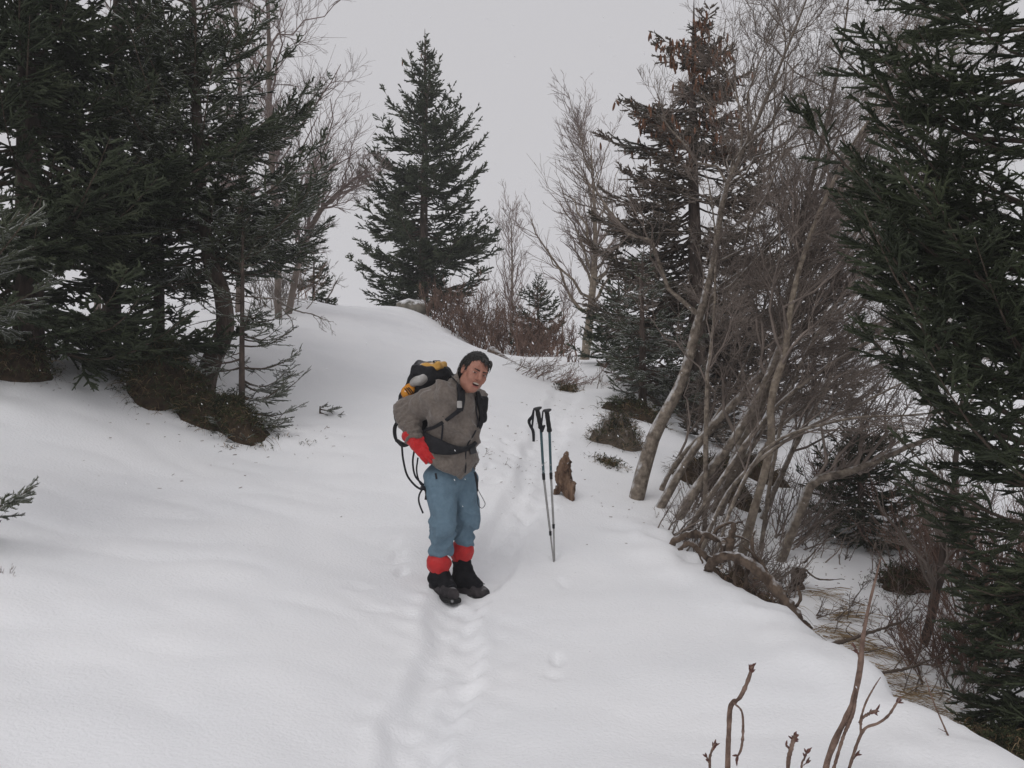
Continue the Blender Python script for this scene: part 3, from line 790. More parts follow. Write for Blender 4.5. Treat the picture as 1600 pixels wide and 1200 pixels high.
bare_tree('birch_tree', 'bare birch seen through gaps in the dense dark spruces', rooted([(150, 500), (160, 330), (172, 150), (180, 0), (190, -200)], 13.5), [.05, .04, .03, .02, .005], 63, group=LB, bark='birch_twig', twig='birch_twig_grey', n1=30, n2=6, n3=5, s1=(.2, .98), len1=(.15, .3), up=.3, rmin=.002)
bare_tree('birch_tree', 'low birch sending one long kinked branch out over the crest', rooted([(448, 480), (470, 400), (495, 340), (525, 305), (548, 285), (577, 262)], 14.4), [.05, .045, .036, .026, .017, .006], 64, group=LB, bark='birch_twig', twig='birch_twig_grey', n1=24, n2=6, n3=5, n4=2, s1=(.15, .98), len1=(.2, .4), ang1=(.4, .9), up=.3, rmin=.002)
# ------------------------------------------------------------------ undergrowth, dead wood, small growth
def ribbons(Pr, d, L, w, rng, droop=0.5, K=4):
    """curved flat blades: roots Pr (M,3), directions d, lengths L, widths w"""
    u = np.linspace(0, 1, K)[None, :, None]
    C = Pr[:, None] + L[:, None, None] * (u * d[:, None] + u ** 2 * np.array([0, 0, -1.0]) * droop)
    T = nrm(np.gradient(C, axis=1))
    side = nrm(np.cross(T, rng.standard_normal((len(Pr), 1, 3))))
    hw = 0.5 * w[:, None, None] * (1 - 0.8 * u)
    V = np.stack([C - side * hw, C + side * hw], 2).reshape(-1, 3)
    m, k = np.meshgrid(np.arange(len(Pr)), np.arange(K - 1), indexing='ij')
    a = ((m * K + k) * 2).ravel()
    return V, [np.stack([a, a + 1, a + 3, a + 2], -1)]

def cap_mound(c, rx, ry, h, seed, n=26, rings=12, rot=0.0, rough=0.12):
    """irregular mound on the ground round c"""
    wv = Waves(seed, 0.08, 0.35, 22, 2)
    V = []
    for r in np.linspace(0, 1, rings):
        for a in np.arange(n) * 2 * np.pi / n:
            k = 1 + 0.18 * math.sin(3 * a + seed) + 0.1 * math.sin(5 * a + 2 * seed)
            lx, ly = r * rx * k * math.cos(a), r * ry * k * math.sin(a)
            V.append((c[0] + lx * math.cos(rot) - ly * math.sin(rot), c[1] + lx * math.sin(rot) + ly * math.cos(rot), r))
    V = np.array(V)
    g = Hh(V[:, :2])
    f = (1 - V[:, 2] ** 2.2)
    z = g - 0.05 + f * h * (1 + 0.25 * wv(V[:, :2])) + rough * h * wv(V[:, :2] * 2.3) * f ** 0.5
    P = np.stack([V[:, 0], V[:, 1], z], -1)
    q = []
    for i in range(rings - 1):
        for j in range(n):
            q.append((i * n + j, i * n + (j + 1) % n, (i + 1) * n + (j + 1) % n, (i + 1) * n + j))
    return P, [np.array(q)[:, ::-1]]

def heather(name, label, px, d, rx, ry, h, seed, n=1400, blade=0.16, mats=('heather', 'dry_grass', 'moss_leaf'), share=(.6, .2, .2), cat='heather', group=None, rot=0.0, base_mat='earth', droop=0.5, lean=(0, -0.3, 0.25)):
    rng = np.random.default_rng(seed)
    c = G(px, d)
    t = thing(name, c, label, cat, group)
    V, fl = cap_mound(c, rx, ry, h, seed, rot=rot)
    mk('soil', V, fl, M[base_mat], t)
    q = np.array(fl[0])
    cen = V[q].mean(1)
    cen = cen[cen[:, 2] > Hh(cen[:, :2]) - 0.02]
    names = {'heather': 'stems', 'dry_grass': 'grass', 'moss_leaf': 'leaves', 'shrub_twig': 'twigs', 'grey_twig': 'twigs'}
    for mname, sh in zip(mats, share):
        k = int(n * sh)
        i = rng.integers(0, len(cen), k)
        p = cen[i] + rng.normal(0, 0.03, (k, 3)) * np.array([1.6, 1.6, .5])
        out = nrm((p - c) * np.array([1, 1, .3]) + np.array(lean) + rng.normal(0, .35, (k, 3)) + np.array([0, 0, .25]))
        L = blade * rng.uniform(.5, 1.4, k)
        if mname == 'moss_leaf':
            # short side leaves along arching stems
            V1, f1 = ribbons(p, out, L * .9, np.full(k, .005), rng, droop * .6)
            ii = np.repeat(np.arange(k), 7); s = rng.random(len(ii))
            pp = p[ii] + out[ii] * (L[ii] * .9 * s)[:, None] + np.array([0, 0, -1.0]) * (droop * .6 * L[ii] * .9 * s ** 2)[:, None]
            V2, f2 = ribbons(pp, nrm(rng.standard_normal((len(ii), 3))), np.full(len(ii), blade * .17), np.full(len(ii), .009), rng, 0, 2)
            Vv, ff = join([(V1, f1), (V2, f2)])
        else:
            Vv, ff = ribbons(p, out, L, rng.uniform(.003, .007, k), rng, droop)
        mk(names.get(mname, 'stems'), Vv, ff, M[mname], t, smooth=False)
    return t

def shrub(name, label, c, h, rx, ry, seed, stems=26, n2=6, n3=5, n4=0, twig='shrub_twig', r0=0.008, up=0.4, lean=(0, 0, 0), cat='shrub', group=None, rmin=0.0022, spread=0.45):
    rng = np.random.default_rng(seed)
    c = np.asarray(c, float)
    t = thing(name, c, label, cat, group)
    xy = c[:2] + rng.normal(0, .45, (stems, 2)) * np.array([rx, ry])
    z = Hh(xy)
    p = np.stack([xy[:, 0], xy[:, 1], z - .05], -1)
    d = nrm(np.stack([rng.normal(lean[0], spread, stems), rng.normal(lean[1], spread, stems), np.full(stems, 1.0 + lean[2])], -1))
    L = h * rng.uniform(.5, 1.1, stems)
    K = 6
    u = np.linspace(0, 1, K)[None, :, None]
    w = np.cumsum(rng.normal(0, .05, (stems, K, 3)), 1); w[:, 0] = 0
    P1 = p[:, None] + L[:, None, None] * (u * d[:, None] + .5 * w)
    R1 = r0 * (1 - .75 * np.linspace(0, 1, K))[None] * rng.uniform(.6, 1.2, (stems, 1))
    V, fl = tubes(P1, R1, 5)
    mk('stems', V, fl, M[twig], t)
    P2, R2 = sprout(P1, R1, n2, rng, (.2, .98), (.4, 1.0), (.25, .5), up, .07, 4, .6, .35, (0, 0, 0), rmin)
    parts = [tubes(P2, R2, 3)]
    P3, R3 = sprout(P2, R2, n3, rng, (.15, .98), (.4, 1.0), (.3, .6), up * .5, .08, 2, .7, .5, (0, 0, 0), rmin * .85)
    parts.append(tubes(P3, R3, 3))
    if n4:
        P4, R4 = sprout(P3, R3, n4, rng, (.15, .98), (.4, 1.0), (.4, .8), up * .3, .08, 2, .8, .5, (0, 0, 0), rmin * .75)
        parts.append(tubes(P4, R4, 3))
    V, fl = join(parts)
    mk('twigs', V, fl, M[twig], t)
    return t

M['hummock'] = mat('hummock', (0.075, 0.058, 0.042), (0.16, 0.13, 0.10), scale=16, rough=0.95, bump=1.0, bscale=30, snow=.8, snow_lo=.75)
# left side
heather('heather_mound', 'brown and mossy heather mound under the curved spruce trunk', 262, 9.15, .36, .34, .44, 71, n=3000, blade=.17, share=(.35, .30, .35), droop=.7)
heather('heather_mound', 'low heather bank trailing downhill under the frosted sapling', 352, 9.0, .46, .28, .22, 72, n=2600, blade=.13, share=(.45, .25, .30), droop=.6, rot=-.25)
heather('heather_mound', 'dark heather clump peeping out beneath the broad dense spruce', 15, 8.65, .42, .30, .30, 73, n=1800, blade=.15, share=(.5, .2, .3), droop=.7)
heather('bilberry_clump', 'small dark leafy clump sticking out of snow between the left spruces', 150, 11.6, .22, .2, .26, 74, n=900, blade=.13, share=(.3, .1, .6), cat='bush', droop=.6)
for k, (px, d, lab) in enumerate([(352, 8.62, 'tiny heather sprig poking through snow below the heather bank'), (480, 8.9, 'tiny sprig alone on the snow right of the heather bank'), (440, 8.95, 'pair of tiny sprigs at the very end of the heather bank')]):
    heather('heather_sprig', lab, px, d, .07, .035, .03, 75 + k, n=70, blade=.05, share=(.6, .2, .2))
shrub('bare_shrub', 'grey leafless shrub tangle on the crest behind the curved spruce', G(425, 15.0), .95, .55, .4, 81, stems=26, twig='grey_twig', n2=6, n3=5, rmin=.003)
shrub('bare_shrub', 'leafless brownish shrub beside the small crest spruce', G(462, 16.6), .75, .3, .3, 82, stems=16, twig='shrub_twig', n2=5, n3=4, rmin=.003)
bare_tree('dead_branch', 'bent dead branch stuck in snow between the left spruces', rooted([(124, 572), (112, 545), (99, 525), (104, 505)], 10.2, sink=.05), [.012, .010, .008, .003], 83, cat='branch', bark='spruce_twig', twig='spruce_twig', n1=4, n2=2, n3=1)
bare_tree('dead_branch', 'long dead grey branch lying over the snow left of the crest', [W(380, 462, 13), W(430, 464, 13), (W(478, 463, 13))], [.012, .010, .004], 84, cat='branch', bark='grey_twig', twig='grey_twig', n1=5, n2=3, n3=1, bias=(0, 0, -.4))
bare_tree('dead_branch', 'forked dead branch arching down onto the snow below the crest', [W(430, 466, 12.6), W(460, 483, 12.4), W(490, 492, 12.3), W(517, 503, 12.2)], [.012, .010, .007, .003], 85, cat='branch', bark='grey_twig', twig='grey_twig', n1=5, n2=3, n3=2, bias=(0, 0, -.8), up=0)
bare_tree('dead_branch', 'drooping dead twig hanging to the snow beside the frosted sapling', [W(440, 480, 12.0), W(455, 500, 11.9), W(462, 518, 11.9)], [.010, .007, .003], 86, cat='branch', bark='grey_twig', twig='grey_twig', n1=5, n2=3, n3=1, up=0)
bare_tree('small_snag', 'small leaning flat-topped snag on the skyline of the crest', rooted([(507, 470), (518, 455), (527, 438)], 17.2, sink=.02), [.014, .012, .008], 87, cat='snag', bark='grey_twig', twig='grey_twig', n1=9, n2=4, n3=3, s1=(.7, 1), len1=(.4, .8), ang1=(.8, 1.4), up=.05)
spruce('fallen_bough', 'fallen frosted spruce bough lying on snow beside the sapling', G(500, 9.9), .07, .26, 88, nb=5, h0=.3, trunk_r=.006, dens=150, nl=.018, nw=.006, spacing=.05, mat_n='needles_frost2', az=(-.3, .3, 1.0), cat='bough', elev=((0, 0), (1, .1)), tip=.05)
for k, (px, d, lab) in enumerate([(12, 5.45, 'little brown twig tuft in snow below the frosted bough')]):
    shrub('twig_tuft', lab, G(px - 10, d), .10, .06, .05, 90 + k, stems=8, n2=3, n3=1, r0=.0022, rmin=.0012, cat='twigs')

# middle distance
SH = 'brown leafless shrubs of the thicket under the lone spruce'
SHL = ['low reddish shrub right at the foot of the lone spruce', 'bushy reddish shrub second from the lone spruce', 'dense brown shrub in the middle of the thicket', 'ragged brown shrub before the slight faded birch', 'brown shrub touching the young conical spruce',
       'low sprawling shrub at the downhill end of the thicket', 'tallest wispy shrub at the back of the thicket', 'tall thin shrub leaning against the lone spruce boughs', 'small brown shrub between the young spruce and the pale birch']
for k, (px, d, h, rx) in enumerate([(690, 19.0, .75, .45), (722, 18.6, .95, .5), (752, 18.4, 1.0, .5), (785, 18.2, .85, .5), (815, 18.6, 1.0, .5), (845, 17.6, .6, .45), (768, 19.6, 1.25, .45), (735, 19.8, 1.15, .4), (868, 18.4, .75, .4)]):
    shrub('bare_shrub', SHL[k], G(px, d), h, rx, .35, 100 + k, stems=24, twig='shrub_twig', n2=6, n3=5, rmin=.0042, r0=.011, group=SH)

def lump(c, r, seed, sx=1, sy=1, sz=.6, amp=.2, sub=3, wl=(.3, 1.0)):
    bm = bmesh.new(); bmesh.ops.create_icosphere(bm, subdivisions=sub, radius=1.0)
    V = np.array([v.co for v in bm.verts]); Fc = np.array([[v.index for v in f.verts] for f in bm.faces]); bm.free()
    w = Waves(seed, wl[0] * 2, wl[1] * 2, 18, 3)
    V = V * (1 + amp * w(V))[:, None]
    return V * r * np.array([sx, sy, sz]) + np.asarray(c), [Fc]
c = G(641, 19.4)
V, fl = lump(c + np.array([.05, 0, .05]), .30, 5, 1.1, .7, .55, .15)
props(mk('rock', V, fl, M['rock'], origin=c), 'lichen-grown rock half under snow at the foot of the lone spruce', 'rock')
c = W(792, 566, 13.9)
V, fl = tube1([W(768, 548, 14.2), W(782, 562, 14.0), W(800, 573, 13.8), W(822, 578, 13.6)], [.07, .085, .08, .03], 16, 10)
props(mk('fallen_log', V, fl, M['deadwood'], origin=c), 'short snow-topped log half buried behind the hiker below the thicket', 'log')
shrub('bare_shrub', 'flattened reddish shrub lying across snow beside the trail bend', G(858, 12.9), .55, .42, .25, 121, stems=34, twig='shrub_twig', lean=(.7, -.35, -.6), n2=5, n3=3, rmin=.0024, r0=.006, up=.1)
heather('heather_mound', 'russet tuft at the lower end of the flattened shrub', 888, 12.3, .16, .10, .10, 122, n=500, blade=.10, share=(.5, .4, .1))
shrub('bare_shrub', 'thin brushwood lying in snow below the short log', G(812, 13.2), .45, .35, .15, 123, stems=16, twig='grey_twig', lean=(.8, -.2, -.6), n2=4, n3=2, rmin=.002, r0=.005, up=.1)
heather('heather_mound', 'grey-brown frosted hummock beside the trail before the shorter spruce', 966, 9.9, .27, .2, .27, 124, n=2600, blade=.09, mats=('heather', 'grey_twig', 'dry_grass', 'moss_leaf'), share=(.25, .45, .2, .1), droop=.5, base_mat='hummock')
heather('heather_mound', 'straw-coloured low fringe trailing down from the frosted hummock', 948, 9.35, .22, .08, .06, 125, n=700, blade=.06, share=(.3, .5, .2), rot=-.5)
heather('heather_mound', 'brown heather skirt under the shorter dark spruce', 990, 11.1, .36, .22, .18, 126, n=900, blade=.12, share=(.6, .2, .2))
shrub('bare_shrub', 'few wispy bare twigs standing in snow near the bend', G(935, 12.4), .32, .25, .1, 127, stems=7, twig='grey_twig', n2=3, n3=2, rmin=.0018, r0=.004)
shrub('bare_shrub', 'little dark bush on the snowy hump beyond the bend', G(895, 15.6), .18, .14, .1, 128, stems=14, twig='shrub_twig', n2=4, n3=3, rmin=.003)
for k, (px, d, lab) in enumerate([(757, 10.6, 'small bent twigs in snow just right of the hiker'), (752, 8.9, 'tiny twig tuft beside the hiker at hip height'), (795, 8.7, 'single twig lying between the hiker and the poles'), (848, 9.2, 'short brown plant stub behind the trekking poles')]):
    shrub('twig_tuft', lab, G(px, d), .13, .07, .05, 130 + k, stems=6, n2=3, n3=1, r0=.0026, rmin=.0014, cat='twigs', lean=(.6, 0, -.5), twig='grey_twig')

# right bank: roots, dead wood, brush
def wood(name, label, lines, cat, matn='deadwood', part='limb', main='trunk', S=9, seed=1):
    """dead wood: first line is the main piece, the others are its limbs; lines of (points, radii)"""
    rng = np.random.default_rng(seed)
    base = np.asarray(lines[0][0][0], float)
    t = thing(name, base, label, cat)
    for k, (pts, rad) in enumerate(lines):
        V, fl = tube1(pts, rad, 40 if k == 0 else 22, 14 if k == 0 else 6, True, .06, rng)
        r_ = float(np.mean(rad))
        V = V + min(.012, .35 * r_) * np.stack([Waves(seed * 7 + a, .025, .12, 18, 3)(V) for a in range(3)], -1)
        mk(main if k == 0 else part, V, fl, M[matn], t)
    return t
wood('gnarled_root', 'thick gnarled root arching over a dark hollow at the snow lip', [
    (pl([(1102, 905), (1112, 880), (1140, 868), (1176, 884), (1212, 920), (1238, 952), (1266, 984)], 6.75, 6.05), [.020, .027, .031, .036, .036, .030, .012]),
    (pl([(1140, 870), (1142, 840), (1150, 815)], 6.8), [.03, .024, .016]),
    (pl([(1170, 882), (1165, 920), (1168, 960)], 6.5), [.014, .012, .008]),
    (pl([(1150, 872), (1148, 910), (1152, 950)], 6.6), [.012, .010, .007]),
    (pl([(1200, 905), (1190, 880), (1160, 850)], 6.5), [.022, .016, .006]),
    (pl([(1215, 925), (1185, 890), (1175, 850), (1180, 830)], 6.55), [.018, .014, .010, .004]),
    (pl([(1240, 955), (1250, 935), (1247, 915)], 6.2), [.012, .01, .006]),
    (pl([(1130, 870), (1105, 872), (1080, 850), (1060, 860)], 6.9), [.025, .022, .018, .010])], 'root', seed=3)
wood('gnarled_root', 'snow-dusted crooked roots between the birch stems and the hollow', [
    (pl([(1045, 852), (1075, 835), (1110, 838), (1130, 850), (1128, 868)], 7.3, 7.0), [.02, .024, .026, .02, .012]),
    (pl([(1110, 838), (1130, 820), (1160, 815)], 7.2), [.016, .012, .005]),
    (pl([(1100, 838), (1092, 860), (1098, 880)], 7.1), [.012, .009, .006]),
    (pl([(1120, 845), (1150, 838), (1180, 850)], 7.1), [.012, .009, .004])], 'root', seed=4)
heather('earth_hollow', 'dark bare earth hollow with hanging rootlets under the gnarled root', 1178, 6.85, .34, .22, .20, 141, n=700, blade=.16, mats=('heather', 'shrub_twig', 'dry_grass'), share=(.4, .45, .15), cat='earth bank', droop=.9)
wood('tree_stump', 'small rotten stump with side twigs below the bent birch', [
    ([G(1247, 7.55) + np.array([0, 0, -.05]), G(1247, 7.55) + np.array([.0, 0, .07]), G(1247, 7.55) + np.array([.01, 0, .16])], [.055, .05, .042]),
    (pl([(1258, 890), (1280, 905), (1320, 905)], 7.5), [.008, .006, .003]),
    (pl([(1256, 880), (1270, 865), (1282, 850)], 7.5), [.007, .005, .003])], 'stump', seed=5)
TG = 'brushwood among the birch feet'
TGL = ['brushwood tangle behind the snow-plastered birch stem', 'brushwood tangle at the foot of the stout birch', 'brushwood slanting past the wavy pale birch', 'brushwood around the elbowed birch foot', 'brushwood sprouting over the crooked roots', 'brushwood rising behind the gnarled arching root', 'tall brushwood between the thickest and the stout birch', 'tall brushwood behind the elbowed birch']
for k, (px, d, h, lean) in enumerate([(1060, 7.9, .55, (.7, 0, -.2)), (1115, 7.8, .6, (.7, 0, -.2)), (1165, 7.6, .5, (.6, 0, -.2)), (1205, 7.5, .45, (.3, 0, -.1)), (1135, 7.3, .4, (.6, -.2, -.2)), (1180, 7.05, .4, (.4, -.2, -.3)), (1095, 8.6, .7, (.6, 0, 0)), (1230, 8.4, .7, (.7, 0, -.2))]):
    shrub('brushwood', TGL[k], G(px, d), h, .24, .2, 150 + k, stems=22, n2=5, n3=3, twig='birch_twig', lean=lean, r0=.008, rmin=.0018, group=TG, up=.2, cat='brushwood')
heather('heather_mound', 'rusty heather patch on the slope behind the stout birch stem', 1120, 9.6, .45, .3, .25, 161, n=1500, blade=.15, share=(.6, .3, .1))
heather('heather_mound', 'brown tussock near the top of the slope behind the birches', 1180, 10.6, .4, .25, .22, 162, n=900, blade=.15, share=(.6, .3, .1))
DG = 'dry grass tufts on the slope below the lip'
rngg = np.random.default_rng(9)
for k, (px, py, d) in enumerate([(1268, 905, 7.4), (1285, 935, 6.9), (1312, 950, 6.7), (1345, 960, 6.55), (1370, 985, 6.2), (1400, 1010, 5.95), (1430, 1030, 5.75), (1450, 1040, 5.6), (1480, 1062, 5.35), (1300, 920, 7.2), (1410, 990, 6.1), (1460, 1070, 5.2)]):
    c = G(px, d)
    t = thing('grass_tuft', c, 'flattened tuft of straw-coloured grass combed downhill on the snowy slope', 'grass', DG)
    n = 46
    p = c + np.stack([rngg.normal(0, .06, n), rngg.normal(0, .06, n), np.full(n, .0)], -1)
    dr = nrm(np.stack([rngg.normal(.9, .25, n), rngg.normal(-.45, .25, n), rngg.uniform(.1, .9, n)], -1))
    V, fl = ribbons(p, dr, rngg.uniform(.12, .40, n), rngg.uniform(.002, .0045, n), rngg, .6)
    g = Hh(V[:, :2]); V[:, 2] = np.maximum(V[:, 2], g + .004 + .01 * rngg.random(len(V)))
    mk('blades', V, fl, M['dry_grass'], t, smooth=False)
heather('heather_mound', 'dark twiggy hollow under a snow shelf beside the leaning sapling', 1410, 7.7, .22, .22, .16, 165, n=700, blade=.16, mats=('heather', 'shrub_twig', 'moss_leaf'), share=(.4, .4, .2), droop=.8)
heather('heather_mound', 'rust-brown heath clump under the huge green spruce', 1560, 4.95, .24, .34, .18, 166, n=2200, blade=.11, share=(.5, .3, .2), droop=.7)
heather('heather_mound', 'straw and heath patch fringing snow below the huge green spruce', 1525, 5.15, .16, .12, .06, 167, n=800, blade=.08, share=(.4, .5, .1), droop=.7)
bare_tree('bare_sapling', 'dark leaning sapling trunk before the huge green spruce', rooted([(1437, 1008), (1462, 930), (1478, 850), (1490, 770), (1500, 660), (1515, 560)], 6.7), [.034, .030, .026, .022, .014, .004], 168, cat='sapling', bark='spruce_bark', twig='birch_twig', n1=22, n2=5, n3=4, s1=(.1, .98), len1=(.15, .35), up=.15)
BS = 'brown brush below the huge green spruce'
BSL = ['brown brush just behind the dark leaning sapling', 'brown brush behind the huge green spruce boughs', 'brown brush farthest down the slope beside the squat spruce', 'tall brown brush hard against the huge green spruce trunk', 'low brown brush under the huge green spruce', 'lowest brush beside the dark leaning sapling foot']
for k, (px, d, h) in enumerate([(1500, 7.6, .9), (1560, 7.0, 1.0), (1470, 8.3, .8), (1610, 6.6, 1.1), (1540, 6.2, .6), (1490, 6.3, .4)]):
    shrub('brushwood', BSL[k], G(px, d), h, .35, .3, 170 + k, stems=32, n2=6, n3=5, twig='shrub_twig', r0=.008, rmin=.002, group=BS, cat='brushwood')
shrub('bare_shrub', 'dark rounded leafless bush above the squat green spruce', G(1312, 10.4), .55, .28, .25, 180, stems=30, n2=6, n3=5, twig='shrub_twig', r0=.007, rmin=.0024)
wood('fallen_stick', 'straight bare stick slanting out of snow over the lip', [
    (pl([(1280, 1012), (1330, 998), (1385, 980), (1424, 966)], 5.55, 5.9), [.011, .010, .008, .003]),
    (pl([(1300, 1005), (1330, 1030), (1338, 1050)], 5.55), [.005, .004, .002]),
    (pl([(1335, 996), (1322, 985), (1330, 972)], 5.7), [.004, .003, .002]),
    (pl([(1345, 992), (1360, 982)], 5.7), [.004, .002]),
    (pl([(1282, 1010), (1296, 1032), (1300, 1040)], 5.5), [.005, .003, .002])], 'stick', 'spruce_twig', seed=6)
wood('fallen_stick', 'lower bare stick lying across the slope below the lip', [
    (pl([(1308, 1056), (1370, 1052), (1425, 1042), (1482, 1020)], 5.15, 5.6), [.010, .009, .008, .003]),
    (pl([(1395, 1048), (1412, 1028), (1440, 1018)], 5.3), [.004, .003, .002]),
    (pl([(1440, 1038), (1470, 1040), (1500, 1042)], 5.4), [.004, .003, .002]),
    (pl([(1290, 1040), (1320, 1030), (1350, 1020), (1390, 1010)], 5.3), [.006, .005, .004, .002])], 'stick', 'spruce_twig', seed=7)

EX = 'thin bare scrub on the slope beyond the birches'
EXL = ['thin scrub between the squat spruce and the small rotten stump', 'thin scrub left of the squat spruce', 'thin scrub over the dark twiggy hollow', 'thin scrub behind the squat spruce', 'thin scrub where the grass tufts begin', 'thin scrub below the dark rounded bush', 'thin scrub beside the leaning sapling foot', 'thin scrub on the snow shelf under the brown brush']
for k, (px, d, h, st_) in enumerate([(1290, 8.3, .5, 12), (1255, 9.4, .7, 16), (1400, 7.9, .55, 18), (1420, 9.6, .8, 20), (1300, 7.1, .3, 8), (1290, 10.6, .7, 18), (1425, 6.9, .4, 14), (1470, 6.0, .35, 14)]):
    shrub('bare_shrub', EXL[k], G(px, d), h, .28, .22, 190 + k, stems=st_, n2=5, n3=4, twig='birch_twig', r0=.006, rmin=.0018, group=EX, lean=(.4, -.1, 0), up=.15)

# broken stump in the middle of the slope
c = G(882, 8.25)
rs = np.random.default_rng(3)
t = thing('tree_stump', c, 'jagged brown broken stump standing in snow behind the trekking poles', 'stump')
def jag(rings, n=14, seed=1, amp=.12):
    """loft of irregular rings (x, y, z, rx, ry)"""
    w = Waves(seed, .5, 1.6, 14, 3)
    V = []
    for (x, y, z, rx, ry) in rings:
        for a in np.arange(n) * 2 * np.pi / n:
            k = 1 + amp * float(w(np.array([[math.cos(a) * 2, math.sin(a) * 2, z * 9]]))[0])
            V.append((x + rx * k * math.cos(a), y + ry * k * math.sin(a), z))
    q = [(i * n + j, i * n + (j + 1) % n, (i + 1) * n + (j + 1) % n, (i + 1) * n + j) for i in range(len(rings) - 1) for j in range(n)]
    V.append((rings[-1][0], rings[-1][1], rings[-1][2] + rings[-1][3] * .5)); V.append(rings[0][:3])
    m = len(rings) - 1
    tr = [(m * n + j, m * n + (j + 1) % n, len(V) - 2) for j in range(n)] + [((j + 1) % n, j, len(V) - 1) for j in range(n)]
    return np.array(V, float), [np.array(q), np.array(tr)]
zb = W(0, 780, 8.25)[2] - c[2]
def st(rings, seed, amp=.16):
    r = np.array(rings, float)
    k = np.linspace(0, len(r) - 1, len(r) * 4)
    r = np.stack([np.interp(k, np.arange(len(r)), r[:, a]) for a in range(5)], 1)
    V, fl = jag(r, 32, seed, amp)
    ctr = np.stack([np.interp(V[:, 2], r[:, 2], r[:, 0]), np.interp(V[:, 2], r[:, 2], r[:, 1]), V[:, 2]], -1)
    grain = np.abs(Waves(seed + 20, .012, .035, 24, 3, (1, 1, 5))(V)) - .6
    V = V + nrm(V - ctr + 1e-6) * (.011 * grain)[:, None] + np.array([0, 0, 1.0]) * (.008 * Waves(seed + 30, .01, .03, 16, 3)(V))[:, None]
    return V + c, fl
V, fl = st([(.035, 0, -.10, .018, .02), (.03, 0, .0, .026, .03), (.012, 0, .06, .05, .045), (-.005, 0, .12, .06, .05), (-.008, 0, .18, .062, .048), (-.004, 0, .23, .052, .04), (.004, 0, .28, .036, .03), (.012, 0, .325, .022, .02), (.016, 0, .355, .012, .012)], 2)
body = mk('trunk', V, fl, M['stump_wood'], t)
V, fl = st([(.05, -.02, -.06, .016, .02), (.052, -.02, .02, .03, .03), (.048, -.02, .08, .042, .035), (.05, -.015, .115, .03, .028), (.05, -.01, .13, .012, .012)], 4)
mk('root_flare', V, fl, M['stump_wood'], t)
V, fl = st([(-.075, -.01, .02, .018, .02), (-.055, -.01, .045, .026, .025), (-.035, 0, .08, .028, .03), (-.02, 0, .11, .02, .02)], 6)
mk('root_flare', V, fl, M['stump_wood'], t)
V, fl = st([(-.03, 0, .20, .018, .02), (-.032, 0, .27, .012, .014), (-.028, 0, .31, .004, .005)], 7)
mk('splinter', V, fl, M['stump_wood'], t)

# budding twigs poking up in the foreground
M['bud_twig'] = mat('bud_twig', (0.10, 0.062, 0.048), (0.23, 0.155, 0.12), scale=30, rough=0.75, bump=0.5, bscale=90)
M['bud'] = mat('bud', (0.07, 0.030, 0.026), (0.16, 0.075, 0.06), scale=50, rough=0.7)
def budded(label, lines, seed, name='budding_twig'):
    rng = np.random.default_rng(seed)
    b0 = np.asarray(lines[0][0][0], float)
    g = np.array([b0[0], b0[1], ground(b0[0], b0[1])])
    t = thing(name, g, label, 'twig')
    for k, (pts, rad, tip) in enumerate(lines):
        pts = [np.asarray(p, float) for p in pts]
        if k == 0:
            pts = [g + np.array([0, 0, -.08])] + pts
            rad = [rad[0]] + list(rad)
        V, fl = tube1(pts, rad, 40, 8, True, .11, rng)
        # leaf-scar rings along the shoot
        mk('stem' if k == 0 else 'side_shoot', V, fl, M['bud_twig'], t)
        if tip:
            end = pts[-1]; dr = nrm(pts[-1] - pts[-2])
            n = tip
            st_ = end - dr * rng.uniform(0, .03, (n, 1))
            dd = nrm(dr + rng.normal(0, .55, (n, 3)))
            Ln = rng.uniform(.012, .028, (n, 1, 1))
            Pb = st_[:, None] + dd[:, None] * np.linspace(0, 1, 4)[None, :, None] * Ln
            Vb, fb = tubes(Pb, np.broadcast_to(np.array([[.002, .0042, .0034, .0008]]), (n, 4)), 6, True)
            mk('buds', Vb, fb, M['bud'], t)
    return t
budded('crooked bud-tipped twig with a sharp knee and one side shoot', [
    (pl([(1137, 1205), (1139, 1140), (1142, 1103), (1156, 1090), (1168, 1065), (1176, 1040)], 3.65), [.0095, .009, .010, .0085, .007, .0065], 12),
    (pl([(1146, 1098), (1159, 1112), (1161, 1142), (1158, 1170), (1150, 1186)], 3.63), [.003, .0035, .005, .005, .003], 4)], 1)
budded('low bud-tipped twig just left of the crooked kneed twig', [
    (pl([(1109, 1200), (1110, 1180), (1118, 1160)], 3.75), [.005, .005, .004], 7), (pl([(1109, 1195), (1104, 1182)], 3.75), [.003, .003], 4)], 2)
budded('stubby twig topped by a thick cluster of buds', [
    (pl([(1231, 1205), (1236, 1170), (1243, 1148)], 3.7), [.008, .0085, .008], 20), (pl([(1236, 1172), (1228, 1165)], 3.7), [.003, .003], 3)], 3)
budded('short thin bud-tipped twig between the stubby one and the forked one', [
    (pl([(1252, 1205), (1257, 1185), (1262, 1172)], 3.75), [.004, .004, .0035], 8), (pl([(1255, 1196), (1266, 1188)], 3.75), [.002, .002], 3)], 4)
